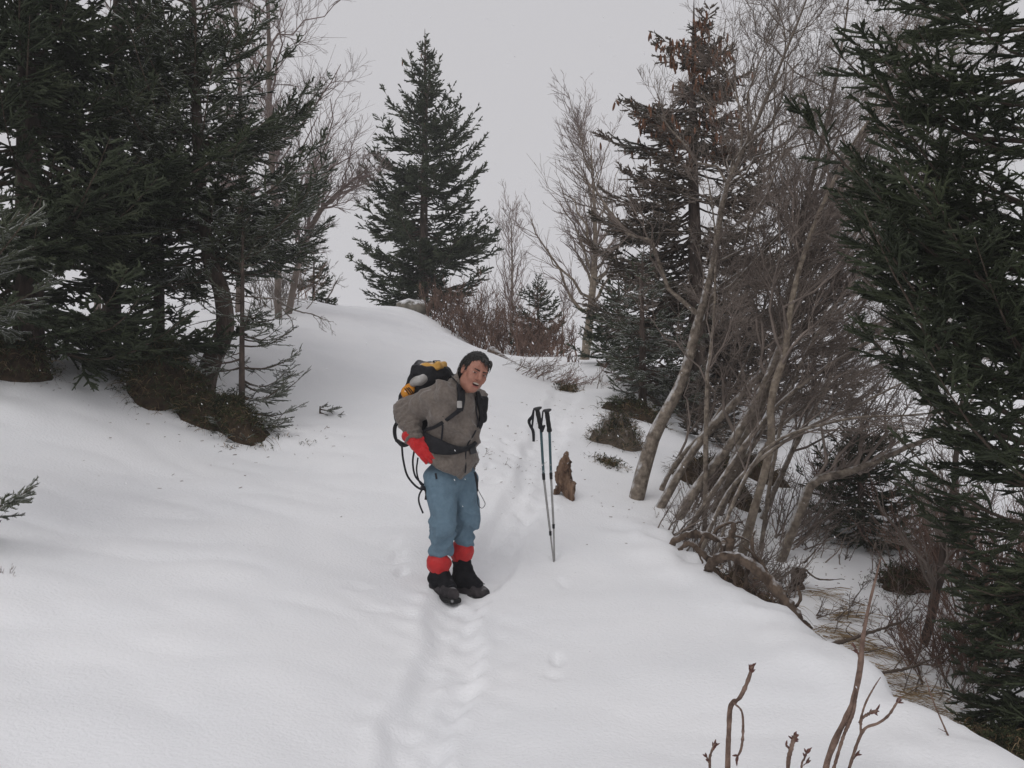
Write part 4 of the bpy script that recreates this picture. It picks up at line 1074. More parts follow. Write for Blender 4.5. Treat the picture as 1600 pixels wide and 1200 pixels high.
budded('tall forked woody twig with side shoots rising before the lip', [
    (pl([(1290, 1203), (1308, 1150), (1330, 1105), (1343, 1050), (1348, 1000), (1357, 950), (1368, 905), (1376, 872)], 3.9), [.013, .012, .0125, .013, .009, .0065, .005, .002], 0),
    (pl([(1302, 1203), (1318, 1150), (1333, 1115), (1338, 1085)], 3.88), [.007, .007, .006, .005], 0),
    (pl([(1326, 1203), (1340, 1160), (1352, 1138), (1372, 1130), (1388, 1118), (1400, 1100), (1407, 1090)], 3.85), [.007, .0065, .0065, .0055, .005, .0045, .0035], 8),
    (pl([(1345, 1150), (1346, 1125), (1358, 1115), (1370, 1110)], 3.86), [.005, .005, .006, .005], 9),
    (pl([(1343, 1130), (1352, 1100), (1365, 1075), (1376, 1058)], 3.87), [.005, .004, .003, .0015], 0),
    (pl([(1330, 1190), (1340, 1178), (1343, 1176)], 3.86), [.003, .003, .002], 3),
    (pl([(1345, 1040), (1340, 1020), (1336, 1012)], 3.9), [.004, .003, .003], 6)], 5)
budded('thin straight lone twig leaning in snow right of the forked one', [
    (pl([(1495, 1180), (1475, 1135), (1458, 1095), (1446, 1060)], 4.4), [.004, .0038, .003, .0018], 0), (pl([(1480, 1145), (1466, 1138)], 4.4), [.002, .001], 0), (pl([(1488, 1165), (1476, 1160)], 4.4), [.002, .001], 0)], 6)

# dark litter on the snow: needles and twig crumbs under the trees and beside the trail
rl = np.random.default_rng(321)
lit = []
for px, d, rx, ry, n in [(795, 9.2, .9, 1.6, 70), (760, 8.6, .5, .8, 40), (420, 9.0, .9, .7, 70), (120, 8.6, 1.1, .5, 60), (1040, 8.2, .7, .8, 40), (1330, 7.6, .9, 1.2, 160), (930, 10.5, .7, 1.2, 80), (300, 7.6, 1.2, .6, 10)]:
    c0 = np.array([(px - 800) / F * d, d])
    q = c0 + rl.normal(0, .5, (n, 2)) * np.array([rx, ry])
    lit.append(q)
q = np.concatenate(lit)
zz = Hh(q)
n = len(q)
dr = nrm(np.stack([rl.normal(0, 1, n), rl.normal(0, 1, n), rl.uniform(-.05, .25, n)], -1))
Lq = rl.uniform(.008, .032, n)
p0 = np.stack([q[:, 0], q[:, 1], zz + .003], -1)
Pl = p0[:, None] + dr[:, None] * np.linspace(0, 1, 2)[None, :, None] * Lq[:, None, None]
V, fl = tubes(Pl, np.broadcast_to(rl.uniform(.0012, .0028, (n, 1)), (n, 2)), 3)
props(mk('needle_litter', V, fl, M['shrub_twig']), 'dark needles and twig crumbs sprinkled over the snow', None, None, 'stuff')
# ------------------------------------------------------------------ smooth solids from distance functions
def rcone(p, a, b, ra, rb):
    a = np.asarray(a, float); b = np.asarray(b, float)
    ab = b - a
    t = np.clip(((p - a) @ ab) / max(ab @ ab, 1e-9), 0, 1)
    return np.linalg.norm(p - a - t[:, None] * ab, axis=1) - (ra + (rb - ra) * t)

def ellip(p, c, r, A=None):
    q = p - np.asarray(c, float)
    if A is not None: q = q @ np.asarray(A, float).T       # rows of A are the local axes
    r = np.asarray(r, float)
    k0 = np.linalg.norm(q / r, axis=1); k1 = np.linalg.norm(q / (r * r), axis=1)
    return k0 * (k0 - 1) / np.maximum(k1, 1e-9)

def rbox(p, c, h, rad, A=None):
    q = p - np.asarray(c, float)
    if A is not None: q = q @ np.asarray(A, float).T
    q = np.abs(q) - (np.asarray(h, float) - rad)
    return np.linalg.norm(np.maximum(q, 0), axis=1) + np.minimum(q.max(1), 0) - rad

def smin(a, b, k):
    h = np.clip(0.5 + 0.5 * (b - a) / k, 0, 1)
    return b + (a - b) * h - k * h * (1 - h)

def smax(a, b, k): return -smin(-a, -b, k)

def union(ds, k):
    o = ds[0]
    for d in ds[1:]: o = smin(o, d, k)
    return o

def grad(f, p, e=0.0015):
    g = np.stack([f(p + np.eye(3)[i] * e) - f(p - np.eye(3)[i] * e) for i in range(3)], -1)
    return nrm(g)

def solidify(f, lo, hi, h):
    """surface nets over f < 0"""
    lo = np.asarray(lo, float); hi = np.asarray(hi, float)
    n = np.ceil((hi - lo) / h).astype(int) + 1
    ax = [lo[i] + h * np.arange(n[i]) for i in range(3)]
    g = np.stack(np.meshgrid(*ax, indexing='ij'), -1).reshape(-1, 3)
    val = np.concatenate([f(g[c:c + 400000]) for c in range(0, len(g), 400000)]).reshape(n)
    ins = val < 0
    cn = n - 1
    acc = np.zeros((*cn, 3)); cnt = np.zeros(cn)
    off = [(0, 0, 0), (1, 0, 0), (0, 1, 0), (1, 1, 0), (0, 0, 1), (1, 0, 1), (0, 1, 1), (1, 1, 1)]
    edges = [(0, 1), (2, 3), (4, 5), (6, 7), (0, 2), (1, 3), (4, 6), (5, 7), (0, 4), (1, 5), (2, 6), (3, 7)]
    def sl(o): return tuple(slice(o[i], o[i] + cn[i]) for i in range(3))
    for a, b in edges:
        va, vb = val[sl(off[a])], val[sl(off[b])]
        m = (va < 0) != (vb < 0)
        t = np.where(m, va / np.where(m, va - vb, 1), 0)
        pa, pb = np.array(off[a], float), np.array(off[b], float)
        acc += np.where(m[..., None], pa + t[..., None] * (pb - pa), 0); cnt += m
    act = cnt > 0
    idx = np.full(cn, -1); idx[act] = np.arange(act.sum())
    ii = np.argwhere(act)
    V = lo + h * (ii + acc[act] / cnt[act][:, None])
    Q = []
    for d in range(3):
        u, v = (d + 1) % 3, (d + 2) % 3
        a = [slice(0, n[0]), slice(0, n[1]), slice(0, n[2])]
        a0 = list(a); a1 = list(a)
        a0[d] = slice(0, n[d] - 1); a1[d] = slice(1, n[d])
        A, B = ins[tuple(a0)], ins[tuple(a1)]
        e = np.argwhere(A != B)
        ok = (e[:, u] > 0) & (e[:, v] > 0) & (e[:, u] < cn[u]) & (e[:, v] < cn[v])
        e = e[ok]
        def at(du, dv):
            q = e.copy(); q[:, u] -= du; q[:, v] -= dv
            return idx[q[:, 0], q[:, 1], q[:, 2]]
        quad = np.stack([at(1, 1), at(0, 1), at(0, 0), at(1, 0)], -1)
        flip = ~A[e[:, 0], e[:, 1], e[:, 2]]
        quad[flip] = quad[flip][:, ::-1]
        Q.append(quad)
    for _ in range(2):
        V = V - np.clip(f(V), -h, h)[:, None] * grad(f, V)
    return V, [np.concatenate(Q)]

def strap(f, pts, width, thick=0.006, n=40, lift=0.004, follow=True, nref=None):
    """flat band along pts, laid on the surface f = 0 when follow; width scalar or list"""
    P = smooth_line(pts, n)
    if follow:
        for _ in range(6):
            P = P - (f(P) - lift)[:, None] * grad(f, P)
        P[1:-1] = (P[:-2] + 2 * P[1:-1] + P[2:]) / 4
        N = grad(f, P)
        for _ in range(2): N[1:-1] = nrm(N[:-2] + N[1:-1] * 2 + N[2:])
    else:
        N = np.broadcast_to(nrm(np.asarray(nref if nref is not None else (0, -1, 0), float)), P.shape).copy()
    T = nrm(np.gradient(P, axis=0))
    N = nrm(N - (N * T).sum(1, keepdims=True) * T)
    S = np.cross(T, N)
    w = np.interp(np.linspace(0, 1, n), np.linspace(0, 1, len(np.atleast_1d(width))), np.atleast_1d(width))[:, None] * .5
    rows = []
    for cs, ct in [(-1, 0), (-1, .7), (-.7, 1), (.0, 1.15), (.7, 1), (1, .7), (1, 0)]:
        q = P + S * w * cs
        if follow:
            q = q - (f(q) - lift)[:, None] * grad(f, q)
            q = q + grad(f, q) * thick * ct
        else:
            q = q + N * thick * (ct - .5)
        rows.append(q)
    V = np.stack(rows, 1)
    m = V.shape[1]
    V = V.reshape(-1, 3)
    q = np.array([(i * m + j, i * m + (j + 1) % m, (i + 1) * m + (j + 1) % m, (i + 1) * m + j) for i in range(n - 1) for j in range(m)])
    caps = [np.array([[(n - 1) * m + j for j in range(m)]]), np.array([[j for j in range(m)][::-1]])]
    return V, [q] + caps

# ------------------------------------------------------------------ the hiker
M['fleece'] = mat('fleece', (0.135, 0.113, 0.098), (0.175, 0.148, 0.128), scale=60, rough=0.95, bump=0.55, bscale=34, spec=0.1, sheen=0.25, snow=0.22, snow_lo=0.85)
M['trouser'] = mat('trouser', (0.115, 0.180, 0.235), (0.132, 0.202, 0.258), scale=40, rough=0.8, bump=0.7, bscale=24, spec=0.25)
M['gaiter_red'] = mat('gaiter_red', (0.42, 0.012, 0.014), (0.50, 0.020, 0.020), scale=20, rough=0.6, bump=0.3, bscale=60, spec=0.4)
M['gaiter_black'] = mat('gaiter_black', (0.007, 0.007, 0.009), (0.012, 0.012, 0.014), scale=20, rough=0.85, bump=0.5, bscale=60, spec=0.15, snow=0.12, snow_lo=0.8)
M['boot'] = mat('boot', (0.016, 0.014, 0.016), (0.045, 0.038, 0.040), scale=18, rough=0.7, bump=0.5, bscale=50, snow=0.45, snow_lo=0.75)
M['boot_sole'] = mat('boot_sole', (0.010, 0.010, 0.011), (0.02, 0.02, 0.02), scale=40, rough=0.85, snow=0.5, snow_dir=(0, -1, .1), snow_lo=.9)
M['glove'] = mat('glove', (0.44, 0.010, 0.014), (0.52, 0.018, 0.020), scale=25, rough=0.85, bump=0.5, bscale=120, sheen=0.2)
M['skin'] = mat('skin', (0.31, 0.135, 0.092), (0.38, 0.180, 0.128), scale=22, rough=0.5, bump=0.12, bscale=140, spec=0.4)
M['hair'] = mat('hair', (0.008, 0.007, 0.006), (0.020, 0.016, 0.013), scale=60, rough=0.45, spec=0.5, bump=0.5, bscale=200)
M['brow'] = mat('brow', (0.040, 0.022, 0.016), rough=0.8)
M['lip'] = mat('lip', (0.34, 0.11, 0.09), rough=0.5)
M['mouth'] = mat('mouth', (0.045, 0.010, 0.010), rough=0.5)
M['teeth'] = mat('teeth', (0.55, 0.50, 0.43), rough=0.35)
M['eye'] = mat('eye', (0.50, 0.46, 0.42), rough=0.3, spec=0.5)
M['iris'] = mat('iris', (0.012, 0.008, 0.006), rough=0.2, spec=0.5)
M['pack_black'] = mat('pack_black', (0.007, 0.007, 0.009), (0.014, 0.014, 0.017), scale=24, rough=0.75, bump=0.4, bscale=70, snow=0.18, snow_lo=0.8)
M['webbing'] = mat('webbing', (0.007, 0.007, 0.010), (0.014, 0.014, 0.020), scale=40, rough=0.7, bump=0.3, bscale=200, snow=0.25, snow_lo=1.0)
M['pack_yellow'] = mat('pack_yellow', (0.52, 0.27, 0.055), (0.64, 0.38, 0.11), scale=18, rough=0.7, bump=0.3, bscale=60, snow=0.5, snow_lo=0.8)
M['pack_orange'] = mat('pack_orange', (0.55, 0.20, 0.015), (0.64, 0.27, 0.03), scale=18, rough=0.7, bump=0.3, bscale=60)
M['pack_grey'] = mat('pack_grey', (0.28, 0.265, 0.25), (0.40, 0.385, 0.37), scale=14, rough=0.8, bump=0.3, bscale=60, snow=0.4, snow_lo=.7)
M['buckle'] = mat('buckle', (0.02, 0.02, 0.022), rough=0.4, spec=0.5)

# his distance: where the ray through his boots meets the ground
def meet(px, py, lo=4.0, hi=9.0):
    for _ in range(40):
        m = .5 * (lo + hi)
        q = W(px, py, m)
        if ground(q[0], q[1]) < q[2]: lo = m
        else: hi = m
    return .5 * (lo + hi)
D0 = meet(715, 932)
MPP = D0 / F
def B(px, py, dd=0.0): return W(px, py, D0 + dd)
feet_z = ground(*B(712, 932)[:2])
HG = np.array([B(712, 932)[0], D0, feet_z])
hiker = thing('person', HG, 'hiker in taupe fleece and blue trousers leaning forward, smiling, red glove on hip', 'person')

def wr(V, f, amp, wl, seed, mask=None, stretch=(1, 1, 1)):
    """push the surface in and out along its normal: folds in cloth"""
    n = grad(f, V)
    a = amp * Waves(seed, wl[0], wl[1], 22, 3, stretch)(V)
    if mask is not None: a = a * mask
    return V + n * a[:, None]
px_ = lambda v: v * MPP
def folds(V, f, direc, freq, amp, seed, mask=1.0, warp=2.2, wl=(.12, .4)):
    """sharp-crested creases across direc"""
    ph = (V @ nrm(np.asarray(direc, float))) * freq + warp * Waves(seed, wl[0], wl[1], 12, 3)(V)
    r = 1 - np.abs(np.sin(ph * .5)) ** .7
    g = np.clip(Waves(seed + 1, .12, .35, 12, 3)(V) * .8 + .35, 0, 1)
    return V + grad(f, V) * (amp * (r - .35) * g * mask)[:, None]

# head frame: x to the viewer's right, y up, z out of the face
HC = B(741.5, 582, -.20)
_n = nrm(np.array([math.sin(R(25)), -math.cos(R(25)) * math.cos(R(9)), -math.sin(R(9))]))
_u = np.array([math.sin(R(21)), 0.0, math.cos(R(21))]); _u = nrm(_u - (_u @ _n) * _n)
_x = np.cross(_u, _n)
HA = np.stack([_x, _u, _n])
HS = 0.99
def h2w(v): return HC + HS * (np.asarray(v, float) @ HA)
def w2h(p): return ((p - HC) @ HA.T) / HS

neck_lo = B(716, 612, -.10)
def f_head(p):
    q = w2h(p)
    E = lambda c, r: ellip(q, c, r)
    Cn = lambda a, b, ra, rb: rcone(q, a, b, ra, rb)
    d = smin(E((0, .032, -.016), (.074, .094, .097)), E((0, -.038, .018), (.056, .088, .070)), .03)
    d = smin(d, E((0, -.100, .052), (.026, .020, .022)), .025)
    for s in (-1, 1):
        d = smin(d, E((s * .046, -.062, .005), (.020, .030, .032)), .03)
        d = smin(d, E((s * .044, -.018, .056), (.020, .017, .020)), .02)
    d = smin(d, Cn((-.038, .026, .076), (.038, .026, .076), .011, .011), .016)
    for s in (-1, 1):
        d = smax(d, -E((s * .033, .004, .098), (.019, .012, .016)), .012)
    d = smin(d, Cn((0, .018, .084), (0, -.026, .109), .008, .0135), .010)
    for s in (-1, 1):
        d = smin(d, E((s * .013, -.030, .094), (.009, .008, .011)), .006)
        # smile folds lift the cheeks
        d = smin(d, E((s * .037, -.038, .064), (.017, .018, .018)), .018)
    d = smin(d, Cn((-.024, -.052, .083), (.024, -.052, .083), .006, .006), .008)
    d = smin(d, Cn((-.018, -.084, .078), (.018, -.084, .078), .008, .008), .010)
    d = smax(d, -E((0, -.067, .094), (.027, .0135, .026)), .005)
    for s in (-1, 1):
        d = smin(d, E((s * .077, -.002, -.012), (.009, .032, .019)), .008)
        d = smax(d, -E((s * .088, -.000, -.008), (.006, .018, .009)), .005)
    nk = w2h(neck_lo[None])[0]
    d = smin(d, Cn((0, -.07, -.025), nk, .055, .062), .03)
    return d * HS
lo = h2w(np.array([[x, y, z] for x in (-.13, .13) for y in (-.24, .15) for z in (-.16, .14)]))
V, fl = solidify(f_head, lo.min(0), lo.max(0), 0.0042)
body = mk('body', V, fl, M['skin'], hiker)
def head_part(name, f, c, ext, h, matn, parent=None):
    c = h2w(c)
    V, fl = solidify(f, c - ext, c + ext, h)
    return mk(name, V, fl, M[matn], parent or body)
for s in (-1, 1):
    head_part('eye', lambda p: HS * ellip(w2h(p), (s * .033, .003, .0715), (.0130, .0062, .0120)), (s * .033, .003, .0715), .022, .0016, 'eye')
    head_part('pupil', lambda p: HS * ellip(w2h(p), (s * .033 - .003, .002, .0818), (.0062, .0056, .0032)), (s * .033, .002, .0815), .012, .0012, 'iris')
    head_part('eyelid', lambda p: HS * smax(ellip(w2h(p), (s * .033, .004, .0725), (.0165, .0105, .0135)), -(w2h(p)[:, 1] - .0048), .002), (s * .033, .006, .0725), .024, .0018, 'skin')
    head_part('eyelid', lambda p: HS * smax(ellip(w2h(p), (s * .033, .002, .0720), (.0165, .0105, .0135)), (w2h(p)[:, 1] + .0008), .002), (s * .033, .000, .0725), .024, .0018, 'skin')
    head_part('eyebrow', lambda p: HS * rcone(w2h(p), (s * .014, .0200, .0905), (s * .045, .0245, .0830), 0.0046, .0032), (s * .033, .022, .080), .034, .0018, 'brow')
head_part('mouth', lambda p: HS * ellip(w2h(p), (0, -.067, .070), (.027, .014, .012)), (0, -.067, .072), .038, .002, 'mouth')
head_part('teeth', lambda p: HS * ellip(w2h(p), (0, -.0605, .0775), (.021, .0062, .008)), (0, -.060, .0775), .03, .0016, 'teeth')
head_part('lip', lambda p: HS * rcone(w2h(p), (-.018, -.0815, .084), (.018, -.0815, .084), .0042, .0042), (0, -.082, .084), .034, .0016, 'lip')

def f_hair(p):
    q = w2h(p)
    d = ellip(q, (0, .036, -.020), (.082, .099, .104))
    d = smin(d, ellip(q, (0, .0, -.060), (.075, .085, .065)), .03)
    x, y, z = q.T
    # hairline: high at the temples, down to the ears and the nape
    line = np.interp(z, [-.12, -.05, -.012, .012, .03, .055, .08, .12], [-.060, -.045, -.012, .000, .040, .078, .094, .108])
    line = line - .016 * np.exp(-((x - .012) / .020) ** 2) * (z > .03)
    wave = .006 * np.sin(x * 210 + 1) + .004 * np.sin(x * 95)
    return HS * smax(d, (line + wave - y), .008)
lo = h2w(np.array([[x, y, z] for x in (-.11, .11) for y in (-.08, .16) for z in (-.15, .12)]))
V, fl = solidify(f_hair, lo.min(0), lo.max(0), 0.0042)
V = wr(V, f_hair, .0022, (.012, .04), 7)
hair = mk('hair', V, fl, M['hair'], body)
rh = np.random.default_rng(5)
k = rh.integers(0, len(V), 2600)
pr = V[k]; nn = grad(f_hair, pr)
ql = w2h(pr)
flow = np.stack([.35 * np.sign(ql[:, 0]) + rh.normal(0, .35, len(k)), -.55 - .4 * (ql[:, 2] > .02), np.where(ql[:, 1] > .09, .9, .15) * np.ones(len(k))], -1) @ HA
flow = nrm(flow - (flow * nn).sum(1, keepdims=True) * nn + nn * .28)
Vs, fs = ribbons(pr, flow, rh.uniform(.010, .024, len(k)), np.full(len(k), .0024), rh, 0.12, 3)
mk('strands', Vs, fs, M['hair'], hair, smooth=False)
# wet fringe locks over the forehead
lk = []
for x0, x1, y1 in [(.004, .010, .056), (.014, .020, .050), (.024, .032, .060), (-.008, -.010, .074), (.050, .058, .046), (.056, .064, .030)]:
    z0 = .072 - abs(x0) * .3
    lk.append(tube1([h2w((x0, .098, z0 - .012)), h2w((x0 * .5 + x1 * .5, .080, z0 + .014)), h2w((x1, y1, z0 + .016))], [.009, .007, .001], 10, 6))
V, fl = join(lk); mk('fringe', V, fl, M['hair'], hair)

# --- fleece jacket
SR, EL, WRI = B(697, 618, -.17), B(638, 642, -.02), B(646, 687, -.12)
SL, EL2, WR2 = B(742, 628, .13), B(734, 672, .22), B(716, 712, .18)
fwd = nrm(np.array([.78, -.62, 0])); rgt = nrm(np.array([-.62, -.78, 0]))      # his front, his right
TA = np.stack([fwd, rgt, np.array([0, 0, 1.0])])
spine = nrm(B(716, 620, -.08) - B(700, 735, .0))
_f2 = nrm(fwd - (fwd @ spine) * spine); _r2 = np.cross(spine, _f2)
TS = np.stack([_f2, _r2, spine])
def f_torso(p):
    d = ellip(p, B(711, 643, -.06), (.150, .205, .20), TS)
    d = smin(d, ellip(p, B(704, 690, -.02), (.150, .185, .18), TS), .06)
    d = smin(d, ellip(p, B(703, 722, -.01), (.165, .192, .17), TS), .05)
    d = smin(d, ellip(p, B(727, 676, -.09), (.09, .11, .12), TS), .06)
    d = smin(d, rcone(p, SR, SL, .082, .08), .06)
    return d
def f_arm(p):
    d = rcone(p, SR, EL, .098, .088)
    d = smin(d, rcone(p, EL, WRI, .082, .056), .03)
    return smax(d, (p - WRI) @ nrm(WRI - EL) - .01, .008)      # open cuff
def f_jacket(p):
    d = f_torso(p)
    d = smin(d, f_arm(p), .007)
    d = smin(d, smin(rcone(p, SL, EL2, .08, .07), rcone(p, EL2, WR2, .07, .05), .03), .03)
    # stand-up collar, open to the front
    cl = rcone(p, B(716, 612, -.10), B(727, 594, -.145), .085, .079)
    cl = smax(cl, -rcone(p, B(720, 606, -.12), B(736, 584, -.18), .060, .075), .01)
    d = smin(d, cl, .02)
    # hem: cut slanting, longest at the front
    hem = B(700, 735, 0)
    cut = -((p - B(722, 746, 0)) @ nrm(np.array([.56, 0, 1.0])))
    d = smax(d, cut, .012)
    d = smax(d, -((p - B(722, 745, 0)) @ nrm(np.array([-.85, 0, 1.0]))), .012)
    return d
V, fl = solidify(f_jacket, B(600, 765, 0) - np.array([.02, .42, .02]), B(775, 570, 0) + np.array([.02, .36, .02]), 0.008)
ue = np.clip(((V - EL) @ nrm(WRI - EL)) / np.linalg.norm(WRI - EL), -.5, 1.2)
fore = np.exp(-(rcone(V, EL, WRI, .08, .06) / .03) ** 2)
V = wr(V, f_jacket, .0045, (.06, .2), 21)
n_ = grad(f_jacket, V)
V = V + n_ * (fore * .0065 * np.sin(ue * 26 + 2.0 * Waves(3, .05, .15, 10, 3)(V)))[:, None]
# folds running from the shoulder to the belt
n_ = grad(f_jacket, V)
diag = (V - SR) @ nrm(np.array([.75, 0, .66]))
V = V + n_ * (.0075 * np.sin(diag * 44 + 2.2 * Waves(9, .12, .4, 10, 3)(V)) * np.clip(1 - fore * 2, 0, 1))[:, None]
V = folds(V, f_jacket, (.75, 0, .66), 55, .034, 90, np.clip(1 - fore * 2, 0, 1))
V = folds(V, f_jacket, nrm(WRI - EL), 85, .024, 92, fore)
jacket = mk('fleece_jacket', V, fl, M['fleece'], hiker)
def front(f, px, py, lift=.0):
    dd = np.linspace(-.5, .2, 500)
    v = f(np.array([B(px, py, k) for k in dd]))
    i = np.argmax(v < lift)
    return B(px, py, dd[i] if v[i] < lift else -.1)
V, fl = strap(f_jacket, [front(f_jacket, a, b_) for a, b_ in ((743, 620), (743, 640), (746, 660), (740, 678), (731, 692), (727, 708), (726, 738))], .009, .005, lift=.003)
mk('zip', V, fl, M['webbing'], jacket)

# --- trousers
KR, KL = B(693, 822, -.12), B(731, 812, .04)
HR_, HL = B(689, 750, -.05), B(722, 748, .06)
AR, AL = B(688, 864, -.07), B(726, 846, .07)
def f_trouser(p):
    d = ellip(p, B(701, 750, .01), (.125, .160, .11), TA)
    d = smin(d, smin(rcone(p, HR_, KR, .110, .076), rcone(p, KR, AR, .076, .068), .04), .03)
    l = smin(rcone(p, HL, KL, .102, .074), rcone(p, KL, AL, .074, .063), .04)
    d = smin(d, l, .012)
    d = smax(d, -(p[:, 2] - (AR[2] - .02) - .25 * np.clip(p[:, 0] - AR[0] - .06, 0, .08) * 6 * .35), .008)
    return d
V, fl = solidify(f_trouser, B(640, 885, 0) - np.array([.02, .36, .04]), B(765, 690, 0) + np.array([.02, .36, .04]), 0.0085)
V = wr(V, f_trouser, .0045, (.07, .25), 31, stretch=(1, 1, 1.4))
n_ = grad(f_trouser, V)
hgt = (AR[2] + .24 - V[:, 2])
low = np.clip(hgt / .2, 0, 1)
V = V + n_ * (.008 * low * np.sin((V @ nrm(np.array([-.75, 0, .8]))) * 62 + 2.4 * Waves(33, .1, .3, 10, 3)(V)))[:, None]
V = folds(V, f_trouser, (-.62, 0, .8), 52, .034, 94, .4 + .8 * low)
V = folds(V, f_trouser, (.7, 0, .7), 44, .022, 96)
trousers = mk('trousers', V, fl, M['trouser'], hiker)
pk = strap(f_trouser, [B(671, 728, -.25), B(674, 738, -.25), B(676, 748, -.25)], .012, .003, lift=.001, n=14)
mk('pocket', pk[0], pk[1], M['webbing'], trousers)

# --- gaiters and boots, one of each per leg
for (ank, hx, toe, top_px, red0, red1, sd) in [(AR, B(687, 922, -.06), B(712, 929, -.20), 864, B(685, 872, -.07), B(686, 886, -.07), 1), (AL, B(725, 907, .06), B(752, 909, -.01), 846, B(722, 853, .07), B(721, 868, .07), 2)]:
    foot = nrm((toe - hx) * np.array([1, 1, 0]))
    gz = ground(hx[0], hx[1]) - .04
    hz = np.array([hx[0], hx[1], gz])
    side = np.cross(np.array([0, 0, 1.0]), foot)
    BA = np.stack([foot, side, np.array([0, 0, 1.0])])
    gt = thing('x', (0, 0, 0), 'x', 'x') if False else None
    def f_red(p, red0=red0, red1=red1): return smin(rcone(p, red0, red1, .062, .066), ellip(p, (red0 + red1) / 2, (.079, .079, .055)), .02)
    V, fl = solidify(f_red, np.minimum(red0, red1) - .1, np.maximum(red0, red1) + .1, .008)
    V = wr(V, f_red, .0035, (.04, .1), 40 + sd)
    mk('gaiter_band', V, fl, M['gaiter_red'], hiker)
    def f_blk(p, red1=red1, hz=hz, foot=foot):
        d = rcone(p, red1 + np.array([0, 0, -.02]), hz + np.array([0, 0, .13]), .060, .070)
        d = smin(d, rcone(p, hz + np.array([0, 0, .13]), hz + foot * .10 + np.array([0, 0, .085]), .064, .045), .03)
        return smax(d, -(p[:, 2] - hz[2] - .055), .01)
    V, fl = solidify(f_blk, np.minimum(red1, hz) - .17, np.maximum(red1, hz) + .2, .008)
    V = wr(V, f_blk, .005, (.035, .12), 50 + sd)
    mk('gaiter', V, fl, M['gaiter_black'], hiker)
    def f_boot(p, hz=hz, foot=foot):
        d = rcone(p, hz + np.array([0, 0, .075]) - foot * .03, hz + foot * .08 + np.array([0, 0, .062]), .052, .048)
        d = smin(d, rcone(p, hz + foot * .09 + np.array([0, 0, .062]), hz + foot * .150 + np.array([0, 0, .046]), .047, .039), .02)
        return smax(d, -(p[:, 2] - hz[2] - .012), .006)
    V, fl = solidify(f_boot, hz - .12 - np.array([0, .12, 0]), hz + np.array([.34, .2, .2]), .0065)
    V = wr(V, f_boot, .0025, (.03, .08), 60 + sd)
    bt = mk('boot', V, fl, M['boot'], hiker)
    def f_sole(p, hz=hz, foot=foot, BA=BA):
        d = np.minimum(rbox(p, hz + foot * .02 + np.array([0, 0, .008]), (.068, .043, .020), .018, BA), rbox(p, hz + foot * .112 + np.array([0, 0, .010]), (.080, .043, .020), .019, BA))
        q = (p - hz) @ BA.T
        return d + .003 * (np.abs(((q[:, 0] * 42) % 1) - .5) < .2) * (q[:, 2] < .012)
    V, fl = solidify(f_sole, hz - .14 - np.array([0, .14, 0]), hz + np.array([.36, .2, .1]), .0065)
    mk('sole', V, fl, M['boot_sole'], bt)
    for j in range(3):
        c0 = hz + foot * (.095 + .022 * j) + np.array([0, 0, .118 - .010 * j])
        V, fl = tube1([c0 - side * .028, c0 + np.array([0, 0, .006]), c0 + side * .028], .0035, 8, 6)
        mk('lace', V, fl, M['webbing'], bt)

# --- gloves
def glove(wrist, dirf, across, palm_n, curl, seed, name='glove'):
    """wrist, finger direction, direction across the knuckles (index to little), palm side normal"""
    dirf, across, palm_n = nrm(dirf), nrm(across), nrm(palm_n)
    chains = []
    lens = [.078, .088, .083, .065]
    for j in range(4):
        o = (j - 1.5) * .0215
        kn = wrist + dirf * (.098 - .006 * abs(j - 1)) + across * o
        chains.append((wrist + dirf * .015 + across * o * .75, kn, .0185, .0150))
        d1 = nrm(dirf + palm_n * curl * .6 + across * (j - 1.5) * .10)
        d2 = nrm(dirf + palm_n * curl * 1.5 + across * (j - 1.5) * .06)
        m = kn + d1 * lens[j] * .52
        chains.append((kn, m, .0142, .0132))
        chains.append((m, m + d2 * lens[j] * .48, .0130, .0115))
    tb = wrist + dirf * .028 - across * .030
    tm = tb + nrm(dirf * .7 - across * .75 + palm_n * .35) * .042
    chains.append((tb, tm, .019, .0158)); chains.append((tm, tm + nrm(dirf * .95 - across * .15 + palm_n * .3) * .036, .0150, .0130))
    cuff = (wrist - dirf * .055, wrist + dirf * .03, .042, .037)
    def f(p):
        palm = union([rcone(p, *c) for c in chains if c[0] is not None and np.linalg.norm(c[0] - wrist) < .06], .018)
        fing = [rcone(p, *c) for c in chains]
        d = fing[0]
        for q in fing[1:]: d = smin(d, q, .004)
        return smin(smin(d, palm, .006), rcone(p, *cuff), .012)
    pts = np.array([c[0] for c in chains] + [c[1] for c in chains] + [cuff[0]])
    V, fl = solidify(f, pts.min(0) - .06, pts.max(0) + .06, .0046)
    V = wr(V, f, .0012, (.015, .05), seed)
    return mk(name, V, fl, M['glove'], hiker)
hdir = nrm(B(676, 716, -.20) - WRI)
glove(WRI + nrm(WRI - EL) * .012, hdir, np.array([-.42, -.15, -.75]), np.array([.1, .85, -.35]), .35, 3)
glove(WR2, nrm(B(704, 742, .17) - WR2), np.array([.6, .6, -.2]), np.array([-.6, -.3, 0]), .3, 4)

